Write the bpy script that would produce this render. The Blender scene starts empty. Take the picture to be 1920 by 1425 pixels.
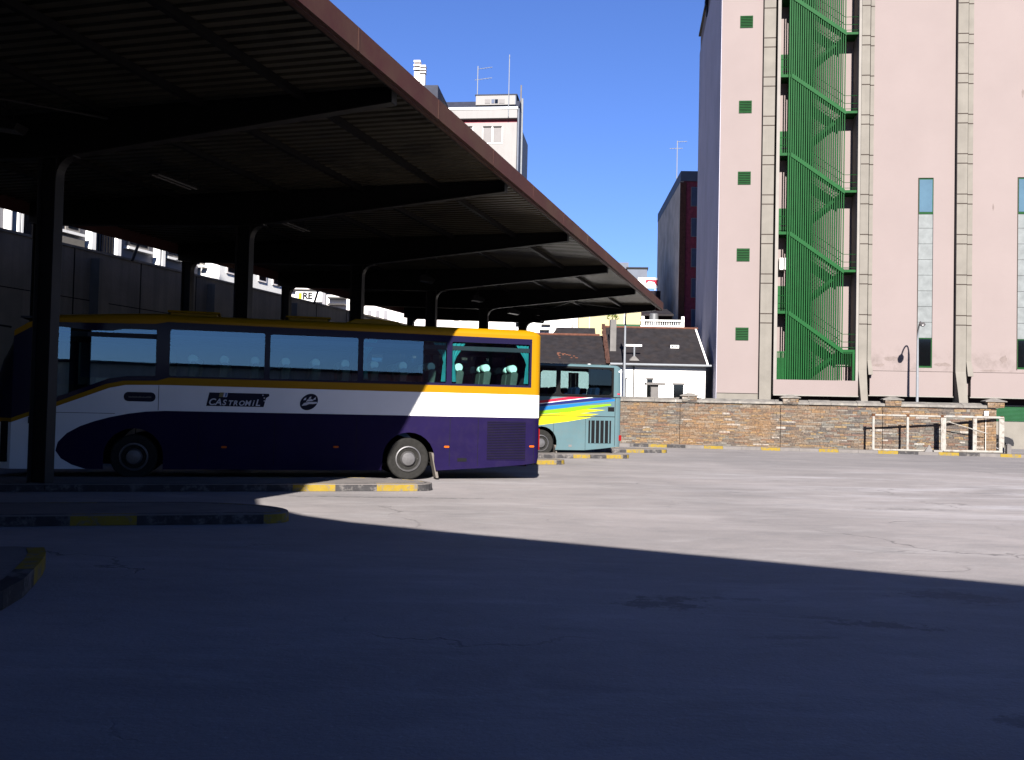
import bpy, bmesh, math, random
import numpy as np
from mathutils import Vector
from mathutils.geometry import tessellate_polygon
R=math.radians
random.seed(7)
S=bpy.context.scene
COL=S.collection
# ---------------------------------------------------------------- camera
FP=1800.; CX,CY=960.,712.5; ROLL=.022; PIT=math.atan(52.5/1800); CH=1.7
_f=np.array([0,math.cos(PIT),math.sin(PIT)]);_r=np.array([1.,0,0]);_u=np.array([0,-math.sin(PIT),math.cos(PIT)])
_R=math.cos(ROLL)*_r+math.sin(ROLL)*_u;_U=math.cos(ROLL)*_u-math.sin(ROLL)*_r
_C=np.array([0,0,CH])
cd=bpy.data.cameras.new('camera');cam=bpy.data.objects.new('camera',cd);COL.objects.link(cam)
cd.sensor_width=36;cd.lens=FP/1920*36;cd.clip_start=.1;cd.clip_end=3000
from mathutils import Matrix
m=Matrix([[*_R,0],[*_U,0],[*(-_f),0],[0,0,0,1]]).transposed();m.translation=Vector(_C)
cam.matrix_world=m
S.camera=cam
# ---------------------------------------------------------------- sky, sun, exposure
SUN_EL=29.; SUNH=(.0317,1.)          # horizontal travel direction of the light
sunaz=math.atan2(-SUNH[0],-SUNH[1])  # where the sun stands, clockwise from +Y
w=bpy.data.worlds.new('World');S.world=w;w.use_nodes=True
nt=w.node_tree;nt.nodes.clear()
sk=nt.nodes.new('ShaderNodeTexSky');sk.sky_type='NISHITA';sk.sun_disc=False
sk.sun_elevation=R(SUN_EL);sk.sun_rotation=sunaz;sk.altitude=450;sk.air_density=1.0;sk.dust_density=.3;sk.ozone_density=2.5
bg=nt.nodes.new('ShaderNodeBackground');bg.inputs[1].default_value=.05
wo=nt.nodes.new('ShaderNodeOutputWorld')
tn=nt.nodes.new('ShaderNodeMix');tn.data_type='RGBA';tn.blend_type='MULTIPLY';tn.inputs[0].default_value=1;tn.inputs[7].default_value=(.385,.485,.80,1)
nt.links.new(sk.outputs[0],tn.inputs[6]);nt.links.new(tn.outputs[2],bg.inputs[0]);nt.links.new(bg.outputs[0],wo.inputs[0])
sl=bpy.data.lights.new('sun','SUN');sl.energy=5.0;sl.angle=R(.5);sl.color=(1,.95,.88)
so=bpy.data.objects.new('sun',sl);COL.objects.link(so);so.location=(-5,-40,60)
_h=Vector((SUNH[0],SUNH[1],0)).normalized()
ld=Vector((_h.x*math.cos(R(SUN_EL)),_h.y*math.cos(R(SUN_EL)),-math.sin(R(SUN_EL))))
so.rotation_euler=ld.to_track_quat('-Z','Y').to_euler()
S.view_settings.view_transform='Standard';S.view_settings.look='None';S.view_settings.exposure=2.09;S.view_settings.gamma=1
S.render.engine='CYCLES'
try:
    S.cycles.max_bounces=8;S.cycles.diffuse_bounces=1;S.cycles.transparent_max_bounces=16
except Exception: pass
# ---------------------------------------------------------------- geometry of the place
def ray(x,y): return _f*FP+_R*(x-CX)-_U*(y-CY)
def gnd(x,y,z=0):
    d=ray(x,y);t=(z-CH)/d[2];return _C+d*t
def atY(x,y,Y):
    d=ray(x,y);return _C+d*(Y/d[1])
class Fr:   # a vertical reference plane through a point with a heading: local x along it, y behind it
    def __init__(s,x,y,ang): s.o=np.array([x,y,0.]);s.a=R(ang)
    def on(s,px,py,dep=0.):
        d=np.array([math.cos(s.a),math.sin(s.a),0]);n=np.array([-math.sin(s.a),math.cos(s.a),0])
        r=ray(px,py);t=np.dot(s.o+n*dep-_C,n)/np.dot(r,n);q=_C+r*t
        return float((q-s.o)@d),float(q[2])
    def w(s,a,y,z=0):
        return (s.o[0]+a*math.cos(s.a)-y*math.sin(s.a),s.o[1]+a*math.sin(s.a)+y*math.cos(s.a),z)
# ---------------------------------------------------------------- materials
def NN(nt,t,**k):
    n=nt.nodes.new(t)
    for a,b in k.items(): setattr(n,a,b)
    return n
def M(name,col,rough=.6,metal=0.,var=.12,scale=1.5,bump=0.,bscale=30,streak=0.,spec=.09,coat=0.,dirt=None,dirtamt=0.,dscale=.8,g=.36):
    g*=.70   # everything is a stop darker than it looks and the exposure makes up for it
    col=tuple(c*g for c in col);dirt=tuple(c*g for c in dirt) if dirt else None
    m=bpy.data.materials.new(name);m.use_nodes=True;t=m.node_tree;b=t.nodes['Principled BSDF'];L=t.links
    b.inputs['Roughness'].default_value=rough;b.inputs['Metallic'].default_value=metal
    b.inputs['Specular IOR Level'].default_value=spec;b.inputs['Coat Weight'].default_value=coat
    b.inputs['Base Color'].default_value=(*col,1)
    tc=NN(t,'ShaderNodeTexCoord')
    def noise(sc,vec=None,det=6,r=.6):
        n=NN(t,'ShaderNodeTexNoise');n.inputs['Scale'].default_value=sc;n.inputs['Detail'].default_value=det;n.inputs['Roughness'].default_value=r
        L.new(vec or tc.outputs['Object'],n.inputs['Vector']);return n.outputs['Fac']
    cur=None
    def mixc(fac,a,bc):
        x=NN(t,'ShaderNodeMix',data_type='RGBA');L.new(fac,x.inputs[0])
        if hasattr(a,'links') : L.new(a,x.inputs[6])
        else: x.inputs[6].default_value=(*a,1)
        x.inputs[7].default_value=(*bc,1);return x.outputs[2]
    def rmp(fac,lo,hi):
        x=NN(t,'ShaderNodeMapRange');x.inputs[1].default_value=lo;x.inputs[2].default_value=hi;L.new(fac,x.inputs[0]);return x.outputs[0]
    if var>0:
        cur=mixc(rmp(noise(scale),.3,.7),tuple(c*(1-var) for c in col),tuple(min(1,c*(1+var)) for c in col))
    if streak>0:
        mp=NN(t,'ShaderNodeMapping');mp.inputs['Scale'].default_value=(3,3,.12);L.new(tc.outputs['Object'],mp.inputs[0])
        f=rmp(noise(1.2,mp.outputs[0]),.45,.75);mu=NN(t,'ShaderNodeMath',operation='MULTIPLY');L.new(f,mu.inputs[0]);mu.inputs[1].default_value=streak
        cur=mixc(mu.outputs[0],cur if cur else col,tuple(c*.35 for c in col))
    if dirt is not None:
        f=rmp(noise(dscale,det=8,r=.7),.5,.62);mu=NN(t,'ShaderNodeMath',operation='MULTIPLY');L.new(f,mu.inputs[0]);mu.inputs[1].default_value=dirtamt
        cur=mixc(mu.outputs[0],cur if cur else col,dirt)
    if cur: L.new(cur,b.inputs['Base Color'])
    if bump>0:
        bp=NN(t,'ShaderNodeBump');bp.inputs['Strength'].default_value=bump;bp.inputs['Distance'].default_value=.02
        L.new(noise(bscale),bp.inputs['Height']);L.new(bp.outputs[0],b.inputs['Normal'])
    return m
def glass(name,tint,refl=(.55,.75,1.),ior=1.8,rough=.01):
    m=bpy.data.materials.new(name);m.use_nodes=True;t=m.node_tree;t.nodes.clear();L=t.links
    o=NN(t,'ShaderNodeOutputMaterial');mx=NN(t,'ShaderNodeMixShader');tr=NN(t,'ShaderNodeBsdfTransparent');g=NN(t,'ShaderNodeBsdfGlossy');f=NN(t,'ShaderNodeLayerWeight');pw=NN(t,'ShaderNodeMath',operation='POWER');ma=NN(t,'ShaderNodeMath',operation='MULTIPLY_ADD')
    tr.inputs[0].default_value=(*tint,1);g.inputs[0].default_value=(*refl,1);g.inputs['Roughness'].default_value=rough;r0=((ior-1)/(ior+1))**2
    L.new(f.outputs['Facing'],pw.inputs[0]);pw.inputs[1].default_value=5;L.new(pw.outputs[0],ma.inputs[0]);ma.inputs[1].default_value=1-r0;ma.inputs[2].default_value=r0;L.new(ma.outputs[0],mx.inputs[0]);L.new(tr.outputs[0],mx.inputs[1]);L.new(g.outputs[0],mx.inputs[2]);L.new(mx.outputs[0],o.inputs[0])
    return m
K={}
K['white']=M('white_paint',(.74,.73,.71),.4,var=.04,spec=.3,g=0.95)
K['yellow']=M('yellow_paint',(.80,.40,.003),.4,var=.04,spec=.08,g=0.33)
K['navy']=M('violet_navy_paint',(.021,.011,.086),.5,var=.12,scale=2,spec=.05,coat=0,dirt=(.045,.030,.09),dirtamt=.25,dscale=3,g=0.33)
K['surround']=M('window_surround_black',(.012,.010,.034),.12,var=0,spec=.09,g=.8)
K['rubber']=M('black_rubber',(.02,.02,.021),.75,var=.2,scale=12)
K['tyre']=M('dusty_tyre',(.075,.072,.068),.85,var=.25,scale=9,bump=.3,g=0.21)
K['rim']=M('grey_wheel_rim',(.34,.33,.34),.4,metal=.6,var=.2,scale=8)
K['blackpl']=M('black_plastic',(.012,.012,.014),.5,var=.1)
K['underbody']=M('underbody',(.01,.01,.01),.8,var=.2)
K['orange']=M('orange_lens',(.75,.14,.01),.2,var=0,g=0.55)
K['redlens']=M('red_lens',(.32,.01,.012),.2,var=0,g=0.55)
K['decal']=M('navy_decal',(.006,.008,.045),.35,spec=.1,var=0)
K['decalw']=M('white_decal',(.62,.62,.66),.4,spec=.1,var=0,g=0.8)
K['decaly']=M('cream_decal',(.5,.42,.18),.4,spec=.1,var=0)
K['decalg']=M('grey_decal',(.35,.33,.33),.5,spec=.1,var=0)
K['curtain']=M('teal_curtain',(.05,.42,.44),.8,var=.15,scale=6,g=0.55)
K['seat']=M('dark_green_seat_cloth',(.07,.09,.075),.9,var=.2,scale=14,g=0.9)
K['headrest']=M('mint_headrest_cover',(.55,.72,.62),.8,var=.05,g=1.1)
K['interior']=M('bus_interior_trim',(.10,.11,.13),.7,var=.1)
K['flap']=M('mudflap_dusty',(.33,.29,.26),.8,var=.15,scale=8)
K['glassT']=glass('tinted_teal_glass',(.56,.74,.75),(.42,.72,1.),2.05)
K['glassC']=glass('grey_tinted_glass',(.36,.46,.47),(.7,.9,1.),1.6)
K['brown']=M('brown_enamelled_sheet',(.17,.052,.046),.6,spec=.15,var=.15,scale=.6,dirt=(.22,.12,.07),dirtamt=.5,dscale=.5)
K['steel']=M('dark_painted_steel',(.022,.020,.022),.5,var=.2,scale=3)
K['steel2']=M('brown_steel_and_lit_flange',(.055,.048,.046),.5,spec=.2,var=.2,scale=3)  # paler than the web: sky light on the flanges put into the colour
K['deck']=M('corrugated_sheet_underside',(.17,.15,.11),.36,metal=.6,var=.3,scale=.5,dirt=(.05,.045,.04),dirtamt=.5,dscale=.7,g=0.6)
K['galv']=M('galvanised_steel',(.42,.43,.45),.45,metal=.5,var=.12,scale=5)
K['galvp']=M('pale_grey_pole_paint',(.50,.53,.58),.45,var=.08,scale=3)
K['pink']=M('pink_render',(.60,.492,.478),.85,var=.035,scale=.35,bump=.15,bscale=18,g=0.315)
K['conc']=M('precast_concrete',(.43,.395,.35),.85,var=.10,scale=1.2,bump=.2,bscale=25,streak=.12)
K['conclt']=M('pale_concrete_edge',(.56,.52,.48),.85,var=.08,scale=1.2,streak=.15)
K['conccap']=M('weathered_grey_coping',(.29,.27,.25),.9,var=.3,scale=3,bump=.5,bscale=20,dirt=(.5,.46,.4),dirtamt=.5,dscale=2.2,g=0.5)
K['joint']=M('dark_joint',(.10,.075,.065),.9,var=0)
K['dark']=M('dark_recess',(.018,.014,.016),.9,var=.1)
K['darkpl']=M('dark_paint_and_shade',(.05,.035,.045),.9,var=.1)  # dark wall colour, also stands in for shade under the overhang
K['green']=M('green_painted_steel',(.008,.19,.035),.6,var=.12,scale=3,g=0.28)
K['greend']=M('green_louvre_paint',(.010,.15,.028),.6,var=.12,scale=3,g=0.27)
K['greenf']=M('faded_green_shutter',(.035,.16,.075),.55,var=.15,scale=2,g=0.4)
K['grime']=M('grimy_render_patch',(.42,.34,.32),.9,var=.2,scale=3)
K['sidewall']=M('grey_cement_render',(.46,.44,.52),.9,var=.12,scale=.25,bump=.3,bscale=8,streak=.25,g=0.85)
K['marble']=M('veined_marble_panels',(.56,.60,.61),.35,var=.18,scale=2.2,g=0.26)
K['skyglass']=M('blue_window_glass',(.14,.26,.34),.12,var=.2,scale=.6,spec=.9)
K['blackglass']=M('black_window_glass',(.006,.008,.009),.06,var=0,spec=.6)
K['plaster']=M('white_plaster',(.80,.79,.77),.8,var=.05,scale=.6,streak=.06,g=0.95)
K['plasterp']=M('pinkish_white_plaster',(.78,.72,.70),.8,var=.05,scale=.4,g=0.95)
K['cream']=M('cream_yellow_plaster',(.78,.68,.40),.8,var=.05,scale=.5,g=0.45)
K['slate']=M('dark_slate_roof',(.085,.076,.085),.75,var=.3,scale=2.5,bump=.6,bscale=14,dirt=(.14,.10,.085),dirtamt=.35,dscale=1.5,g=0.2)
K['brick']=M('red_brick_edge',(.15,.075,.06),.9,var=.4,scale=6,bump=.5)
K['ridge']=M('rusty_ridge_tiles',(.26,.11,.075),.85,var=.3,scale=5)
K['chim']=M('grey_rendered_chimney',(.34,.32,.31),.9,var=.15,scale=2,streak=.2)
K['maroon']=M('maroon_glazed_tiles',(.22,.04,.055),.5,var=.35,scale=3,g=1.1)
K['stained']=M('stained_grey_party_wall',(.60,.52,.43),.9,var=.25,scale=.5,streak=.55,bump=.3,bscale=5,g=1.15)
K['bluegrey']=M('blue_grey_metal_cladding',(.17,.19,.24),.6,var=.1,g=0.6)
K['slateblue']=M('mansard_slate_and_shade',(.05,.055,.085),.6,var=.2,scale=2,g=0.5)
K['shutter']=M('white_roller_shutter',(.70,.68,.66),.6,var=.04,g=0.95)
K['greyfac']=M('pale_grey_facade',(.52,.51,.55),.85,var=.08,scale=.5)
K['bluepanel']=M('slate_blue_panel',(.10,.12,.18),.6,var=.15,g=0.8)
K['wallold']=M('old_mossy_concrete_wall',(.27,.225,.165),.75,spec=.4,var=.3,scale=.6,bump=.5,bscale=9,streak=.6,g=0.42)
K['rust']=M('rusty_joint',(.20,.09,.045),.8,var=.3,scale=20)
K['framew']=M('chipped_white_frame_paint',(.66,.63,.58),.6,var=.1,scale=6,dirt=(.25,.15,.09),dirtamt=.6,dscale=4,g=0.36)
K['teal2']=M('pale_blue_bus_paint',(.235,.40,.45),.32,var=.08,scale=1.2,coat=.35,dirt=(.28,.38,.40),dirtamt=.4,dscale=3,g=0.29)
K['red']=M('red_stripe',(.72,.03,.07),.35,var=0,g=0.55)
K['nv2']=M('navy_stripe',(.02,.03,.17),.35,var=0,g=0.55)
K['bl2']=M('blue_stripe',(.02,.20,.55),.35,var=0,g=0.55)
K['gr2']=M('lime_stripe',(.26,.52,.015),.35,var=0,g=0.55)
K['yl2']=M('bright_yellow_stripe',(.82,.74,.02),.35,var=0,g=0.55)
K['whs']=M('white_stripe',(.72,.74,.78),.35,var=0,g=0.8)
K['cargrey']=M('dark_grey_car_paint',(.055,.055,.065),.25,metal=.3,var=0,coat=.6)
K['leaf']=M('yellow_green_leaves',(.22,.30,.03),.6,var=.4,scale=6)
K['kyel']=M('chipped_yellow_kerb_paint',(.60,.41,.055),.75,var=.12,scale=5,dirt=(.34,.31,.29),dirtamt=.95,dscale=7,g=0.33)
K['kblk']=M('worn_black_kerb_and_shade',(.10,.095,.10),.8,var=.2,scale=5,dirt=(.36,.33,.31),dirtamt=.85,dscale=4)
K['kgry']=M('kerb_concrete',(.36,.33,.32),.85,var=.15,scale=3,bump=.4,bscale=25)
K['slab']=M('worn_island_concrete',(.40,.36,.345),.9,var=.14,scale=1.1,bump=.3,bscale=20,dirt=(.27,.25,.25),dirtamt=.5,dscale=1.4)
# ground
def ground_mat():
    m=bpy.data.materials.new('worn_dusty_pavement');m.use_nodes=True;t=m.node_tree;b=t.nodes['Principled BSDF'];L=t.links
    b.inputs['Roughness'].default_value=.82;b.inputs['Specular IOR Level'].default_value=.3
    tc=NN(t,'ShaderNodeTexCoord');P=tc.outputs['Object']
    def mp(sx,sy,rot=0,loc=(0,0,0)):
        x=NN(t,'ShaderNodeMapping');x.inputs['Scale'].default_value=(sx,sy,1);x.inputs['Rotation'].default_value=(0,0,R(rot));x.inputs['Location'].default_value=loc;L.new(P,x.inputs[0]);return x.outputs[0]
    def no(v,sc,det=6,r=.6,dist=0):
        n=NN(t,'ShaderNodeTexNoise');n.inputs['Scale'].default_value=sc;n.inputs['Detail'].default_value=det;n.inputs['Roughness'].default_value=r;n.inputs['Distortion'].default_value=dist;L.new(v,n.inputs['Vector']);return n.outputs['Fac']
    def rr(f,a,b2,o0=0.,o1=1.):
        x=NN(t,'ShaderNodeMapRange');L.new(f,x.inputs[0])
        for i,v in enumerate((a,b2,o0,o1)): x.inputs[i+1].default_value=v
        return x.outputs[0]
    def mu(a,b2,op='MULTIPLY'):
        x=NN(t,'ShaderNodeMath',operation=op);L.new(a,x.inputs[0])
        if isinstance(b2,(int,float)): x.inputs[1].default_value=b2
        else: L.new(b2,x.inputs[1])
        return x.outputs[0]
    def mix(f,a,c):
        x=NN(t,'ShaderNodeMix',data_type='RGBA');L.new(f,x.inputs[0])
        if isinstance(a,tuple): x.inputs[6].default_value=(*a,1)
        else: L.new(a,x.inputs[6])
        if isinstance(c,tuple): x.inputs[7].default_value=(*c,1)
        else: L.new(c,x.inputs[7])
        return x.outputs[2]
    c=mix(rr(no(mp(1,1),.18,8,.65),.38,.62),(.315,.292,.286),(.455,.415,.402))
    c=mix(mu(rr(no(mp(.6,1.3,25),.5,9,.72,.8),.48,.62),.5),c,(.30,.28,.275))
    c=mix(mu(rr(no(mp(.2,.9,-6,(3,9,0)),.5,9,.74,.8),.54,.64),.45),c,(.56,.53,.52))
    # wheel-polished dark lane far right
    sp=NN(t,'ShaderNodeSeparateXYZ');L.new(P,sp.inputs[0])
    far=mu(rr(sp.outputs[1],29,34),rr(sp.outputs[0],8,16));far=mu(far,rr(no(mp(.3,1),.6,4),.3,.55))
    c=mix(mu(far,.65),c,(.20,.19,.195))
    lane=mu(rr(sp.outputs[1],27,33),rr(sp.outputs[1],36,46,1,.55));c=mix(mu(mu(lane,rr(no(mp(.25,.9,8,(7,2,0)),.5,6,.6,.5),.3,.6)),.55),c,(.235,.225,.228))
    scf=mu(rr(sp.outputs[0],2,9),mu(rr(sp.outputs[1],14,18),rr(sp.outputs[1],27,32,1,0)));c=mix(mu(mu(scf,rr(no(mp(.22,1.1,10,(1,5,0)),.9,9,.72,.8),.5,.62)),.75),c,(.60,.58,.59))
    c=mix(mu(mu(scf,rr(no(mp(.3,1.5,14,(8,1,0)),1.3,9,.75,.6),.56,.62)),.6),c,(.22,.21,.21))
    # speckle
    c=mix(mu(rr(no(mp(1,1),48,3,.8),.5,.7),.5),c,(.20,.19,.19))
    c=mix(mu(rr(no(mp(1,1),20,4,.8),.58,.72),.6),c,(.62,.59,.58))
    c=mix(mu(rr(no(mp(.5,2.2,18),1.1,8,.75,.3),.52,.62),.30),c,(.25,.24,.24))
    c=mix(mu(rr(no(mp(.45,1.2,14),.9,9,.75,.8),.52,.62),.28),c,(.56,.54,.53))
    c=mix(mu(rr(no(mp(.5,1.1,-20,(4,4,0)),1.2,9,.75,.8),.54,.64),.28),c,(.22,.21,.215))
    # cracks
    vo=NN(t,'ShaderNodeTexVoronoi');vo.feature='DISTANCE_TO_EDGE';vo.inputs['Scale'].default_value=.22
    nd=NN(t,'ShaderNodeTexNoise');nd.inputs['Scale'].default_value=1.3;nd.inputs['Detail'].default_value=6;L.new(P,nd.inputs['Vector'])
    va=NN(t,'ShaderNodeVectorMath',operation='MULTIPLY_ADD');L.new(nd.outputs['Color'],va.inputs[0]);va.inputs[1].default_value=(1.6,1.6,0);L.new(P,va.inputs[2]);L.new(va.outputs[0],vo.inputs['Vector'])
    cr=mu(rr(vo.outputs['Distance'],.0,.006,1,0),rr(no(mp(1,1),.25,3),.5,.6))
    c=mix(mu(cr,.65),c,(.10,.09,.09))
    hgt=None
    # worn potholes: broken rims and dark fill
    def pothole(cx,cy,rx,ry,amt,rot=0):
        nonlocal c
        v=NN(t,'ShaderNodeVectorMath',operation='MULTIPLY_ADD');L.new(nd.outputs['Color'],v.inputs[0]);v.inputs[1].default_value=(1.5*rx,1.5*ry,0);L.new(P,v.inputs[2])
        q=NN(t,'ShaderNodeMapping');q.vector_type='TEXTURE';q.inputs['Location'].default_value=(cx+.75*rx,cy+.75*ry,0);q.inputs['Rotation'].default_value=(0,0,R(rot));q.inputs['Scale'].default_value=(rx,ry,1);L.new(v.outputs[0],q.inputs[0])
        fl=NN(t,'ShaderNodeVectorMath',operation='MULTIPLY');L.new(q.outputs[0],fl.inputs[0]);fl.inputs[1].default_value=(1,1,0)
        ln=NN(t,'ShaderNodeVectorMath',operation='LENGTH');L.new(fl.outputs[0],ln.inputs[0])
        d=ln.outputs['Value']
        g=no(mp(1,1),5.5,8,.78)
        ins=rr(mu(g,rr(d,.0,1.35,.19,-.12),'ADD'),.52,.60);ins=mu(ins,rr(d,1.2,1.4,1,0));c=mix(mu(ins,amt*.8),c,(.10,.095,.095));return
        rim=mu(mu(rr(d,.80,.93),rr(d,.95,1.0,1,0)),rr(no(mp(.6,1.4),1.3,4,.7),.42,.5))
        g=no(mp(1,1),6.5,7,.8)
        c=mix(mu(mu(ins,rr(g,.47,.6)),amt*.55),c,(.11,.10,.10))
        c=mix(mu(mu(rim,rr(g,.38,.46)),amt),c,(.05,.045,.045))
    for px,py,rx,ry,am,ro in ((1245,1132,.55,.40,1.,10),(1660,1172,.60,.18,1.,-12),(1790,1118,.7,.40,.8,-8),(1910,1352,.22,.2,.8,0),(1400,1125,.6,.10,.6,-5),(1560,1160,.5,.10,.6,-9),(1500,1195,.5,.08,.5,4)):
        g=gnd(px,py);pothole(g[0],g[1],rx,ry,am*.8,ro)
    for px,py,rx,ry,am in ((1120,866,.5,.25,.6),(1690,955,1.4,.25,.45),(1850,925,1.6,.3,.5),(690,932,2.6,.14,.9),(1400,900,1.3,.2,.3)):
        g=gnd(px,py);pothole(g[0],g[1],rx,ry,am,6)
    gm=NN(t,'ShaderNodeMix',data_type='RGBA');gm.blend_type='MULTIPLY';gm.inputs[0].default_value=1;L.new(c,gm.inputs[6]);gm.inputs[7].default_value=(.40,.395,.405,1);L.new(gm.outputs[2],b.inputs['Base Color'])
    bp=NN(t,'ShaderNodeBump');bp.inputs['Strength'].default_value=.5;bp.inputs['Distance'].default_value=.012
    h=mu(no(mp(1,1),28,4,.7),mu(no(mp(1,1),2.2,5,.6),2.5),'ADD');h=mu(h,mu(cr,-1.5),'ADD')
    L.new(h,bp.inputs['Height']);L.new(bp.outputs[0],b.inputs['Normal'])
    return m
# stone courses: colour per stone
def stone_mat():
    m=bpy.data.materials.new('split_slate_stones');m.use_nodes=True;t=m.node_tree;b=t.nodes['Principled BSDF'];L=t.links
    b.inputs['Roughness'].default_value=.85
    g=NN(t,'ShaderNodeNewGeometry');cr=NN(t,'ShaderNodeValToRGB');cr.color_ramp.interpolation='CONSTANT'
    cols=[(.0,(.125,.095,.075)),(.14,(.19,.13,.085)),(.26,(.16,.15,.13)),(.38,(.25,.15,.075)),(.47,(.09,.07,.062)),(.57,(.21,.175,.14)),(.68,(.17,.09,.06)),(.76,(.30,.20,.09)),(.83,(.24,.22,.19)),(.92,(.135,.12,.11)),(.965,(.44,.40,.36))]
    e=cr.color_ramp.elements
    while len(e)<len(cols): e.new(.5)
    for i,(p,c) in enumerate(cols): e[i].position=p;e[i].color=(*c,1)
    L.new(g.outputs['Random Per Island'],cr.inputs[0])
    tc=NN(t,'ShaderNodeTexCoord');n=NN(t,'ShaderNodeTexNoise');n.inputs['Scale'].default_value=.5;n.inputs['Detail'].default_value=5;L.new(tc.outputs['Object'],n.inputs['Vector'])
    n2=NN(t,'ShaderNodeTexNoise');n2.inputs['Scale'].default_value=12;n2.inputs['Detail'].default_value=5;L.new(tc.outputs['Object'],n2.inputs['Vector'])
    r=NN(t,'ShaderNodeMapRange');r.inputs[1].default_value=.4;r.inputs[2].default_value=.65;r.inputs[4].default_value=.5;L.new(n.outputs[0],r.inputs[0])
    x=NN(t,'ShaderNodeMix',data_type='RGBA');L.new(r.outputs[0],x.inputs[0]);L.new(cr.outputs[0],x.inputs[6]);x.inputs[7].default_value=(.34,.17,.05,1)
    h=NN(t,'ShaderNodeHueSaturation');r2=NN(t,'ShaderNodeMapRange');r2.inputs[3].default_value=.17;r2.inputs[4].default_value=.46;r2.inputs[1].default_value=.3;r2.inputs[2].default_value=.7
    L.new(n2.outputs[0],r2.inputs[0]);L.new(r2.outputs[0],h.inputs['Value']);L.new(x.outputs[2],h.inputs['Color']);L.new(h.outputs[0],b.inputs['Base Color'])
    bp=NN(t,'ShaderNodeBump');bp.inputs['Strength'].default_value=.6;bp.inputs['Distance'].default_value=.02;L.new(n2.outputs[0],bp.inputs['Height']);L.new(bp.outputs[0],b.inputs['Normal'])
    return m
def stain_band(m,z0,z1,c2,amt):
    t=m.node_tree;L=t.links;b=t.nodes['Principled BSDF'];src=b.inputs['Base Color'].links[0].from_socket
    tc=NN(t,'ShaderNodeTexCoord');sp=NN(t,'ShaderNodeSeparateXYZ');L.new(tc.outputs['Object'],sp.inputs[0])
    a=NN(t,'ShaderNodeMapRange');L.new(sp.outputs[2],a.inputs[0]);a.inputs[1].default_value=z1+.5;a.inputs[2].default_value=z1-.35
    a2=NN(t,'ShaderNodeMapRange');L.new(sp.outputs[2],a2.inputs[0]);a2.inputs[1].default_value=z0;a2.inputs[2].default_value=z0+.02
    n=NN(t,'ShaderNodeTexNoise');n.inputs['Scale'].default_value=1.1;n.inputs['Detail'].default_value=8;n.inputs['Roughness'].default_value=.7;L.new(tc.outputs['Object'],n.inputs['Vector'])
    r=NN(t,'ShaderNodeMapRange');L.new(n.outputs[0],r.inputs[0]);r.inputs[1].default_value=.47;r.inputs[2].default_value=.68
    q=NN(t,'ShaderNodeMath',operation='MULTIPLY');L.new(a.outputs[0],q.inputs[0]);L.new(a2.outputs[0],q.inputs[1])
    q2=NN(t,'ShaderNodeMath',operation='MULTIPLY');L.new(q.outputs[0],q2.inputs[0]);L.new(r.outputs[0],q2.inputs[1])
    q3=NN(t,'ShaderNodeMath',operation='MULTIPLY');L.new(q2.outputs[0],q3.inputs[0]);q3.inputs[1].default_value=amt
    x=NN(t,'ShaderNodeMix',data_type='RGBA');L.new(q3.outputs[0],x.inputs[0]);L.new(src,x.inputs[6]);x.inputs[7].default_value=(*[v*.7 for v in c2],1);L.new(x.outputs[2],b.inputs['Base Color'])
K['pinkst']=M('pink_render_with_grimy_foot',(.60,.492,.478),.85,var=.035,scale=.35,bump=.15,bscale=18,g=0.315)
stain_band(K['pinkst'],4.3,5.3,(.11,.09,.083),.6)
K['stone']=stone_mat()
K['tower']=M('off_white_tower_render',(.80,.77,.76),.8,var=.05,scale=.5,streak=.1,g=.285)
K['towsh']=M('grey_white_shutter',(.74,.70,.70),.7,var=.05,g=.24)
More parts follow.
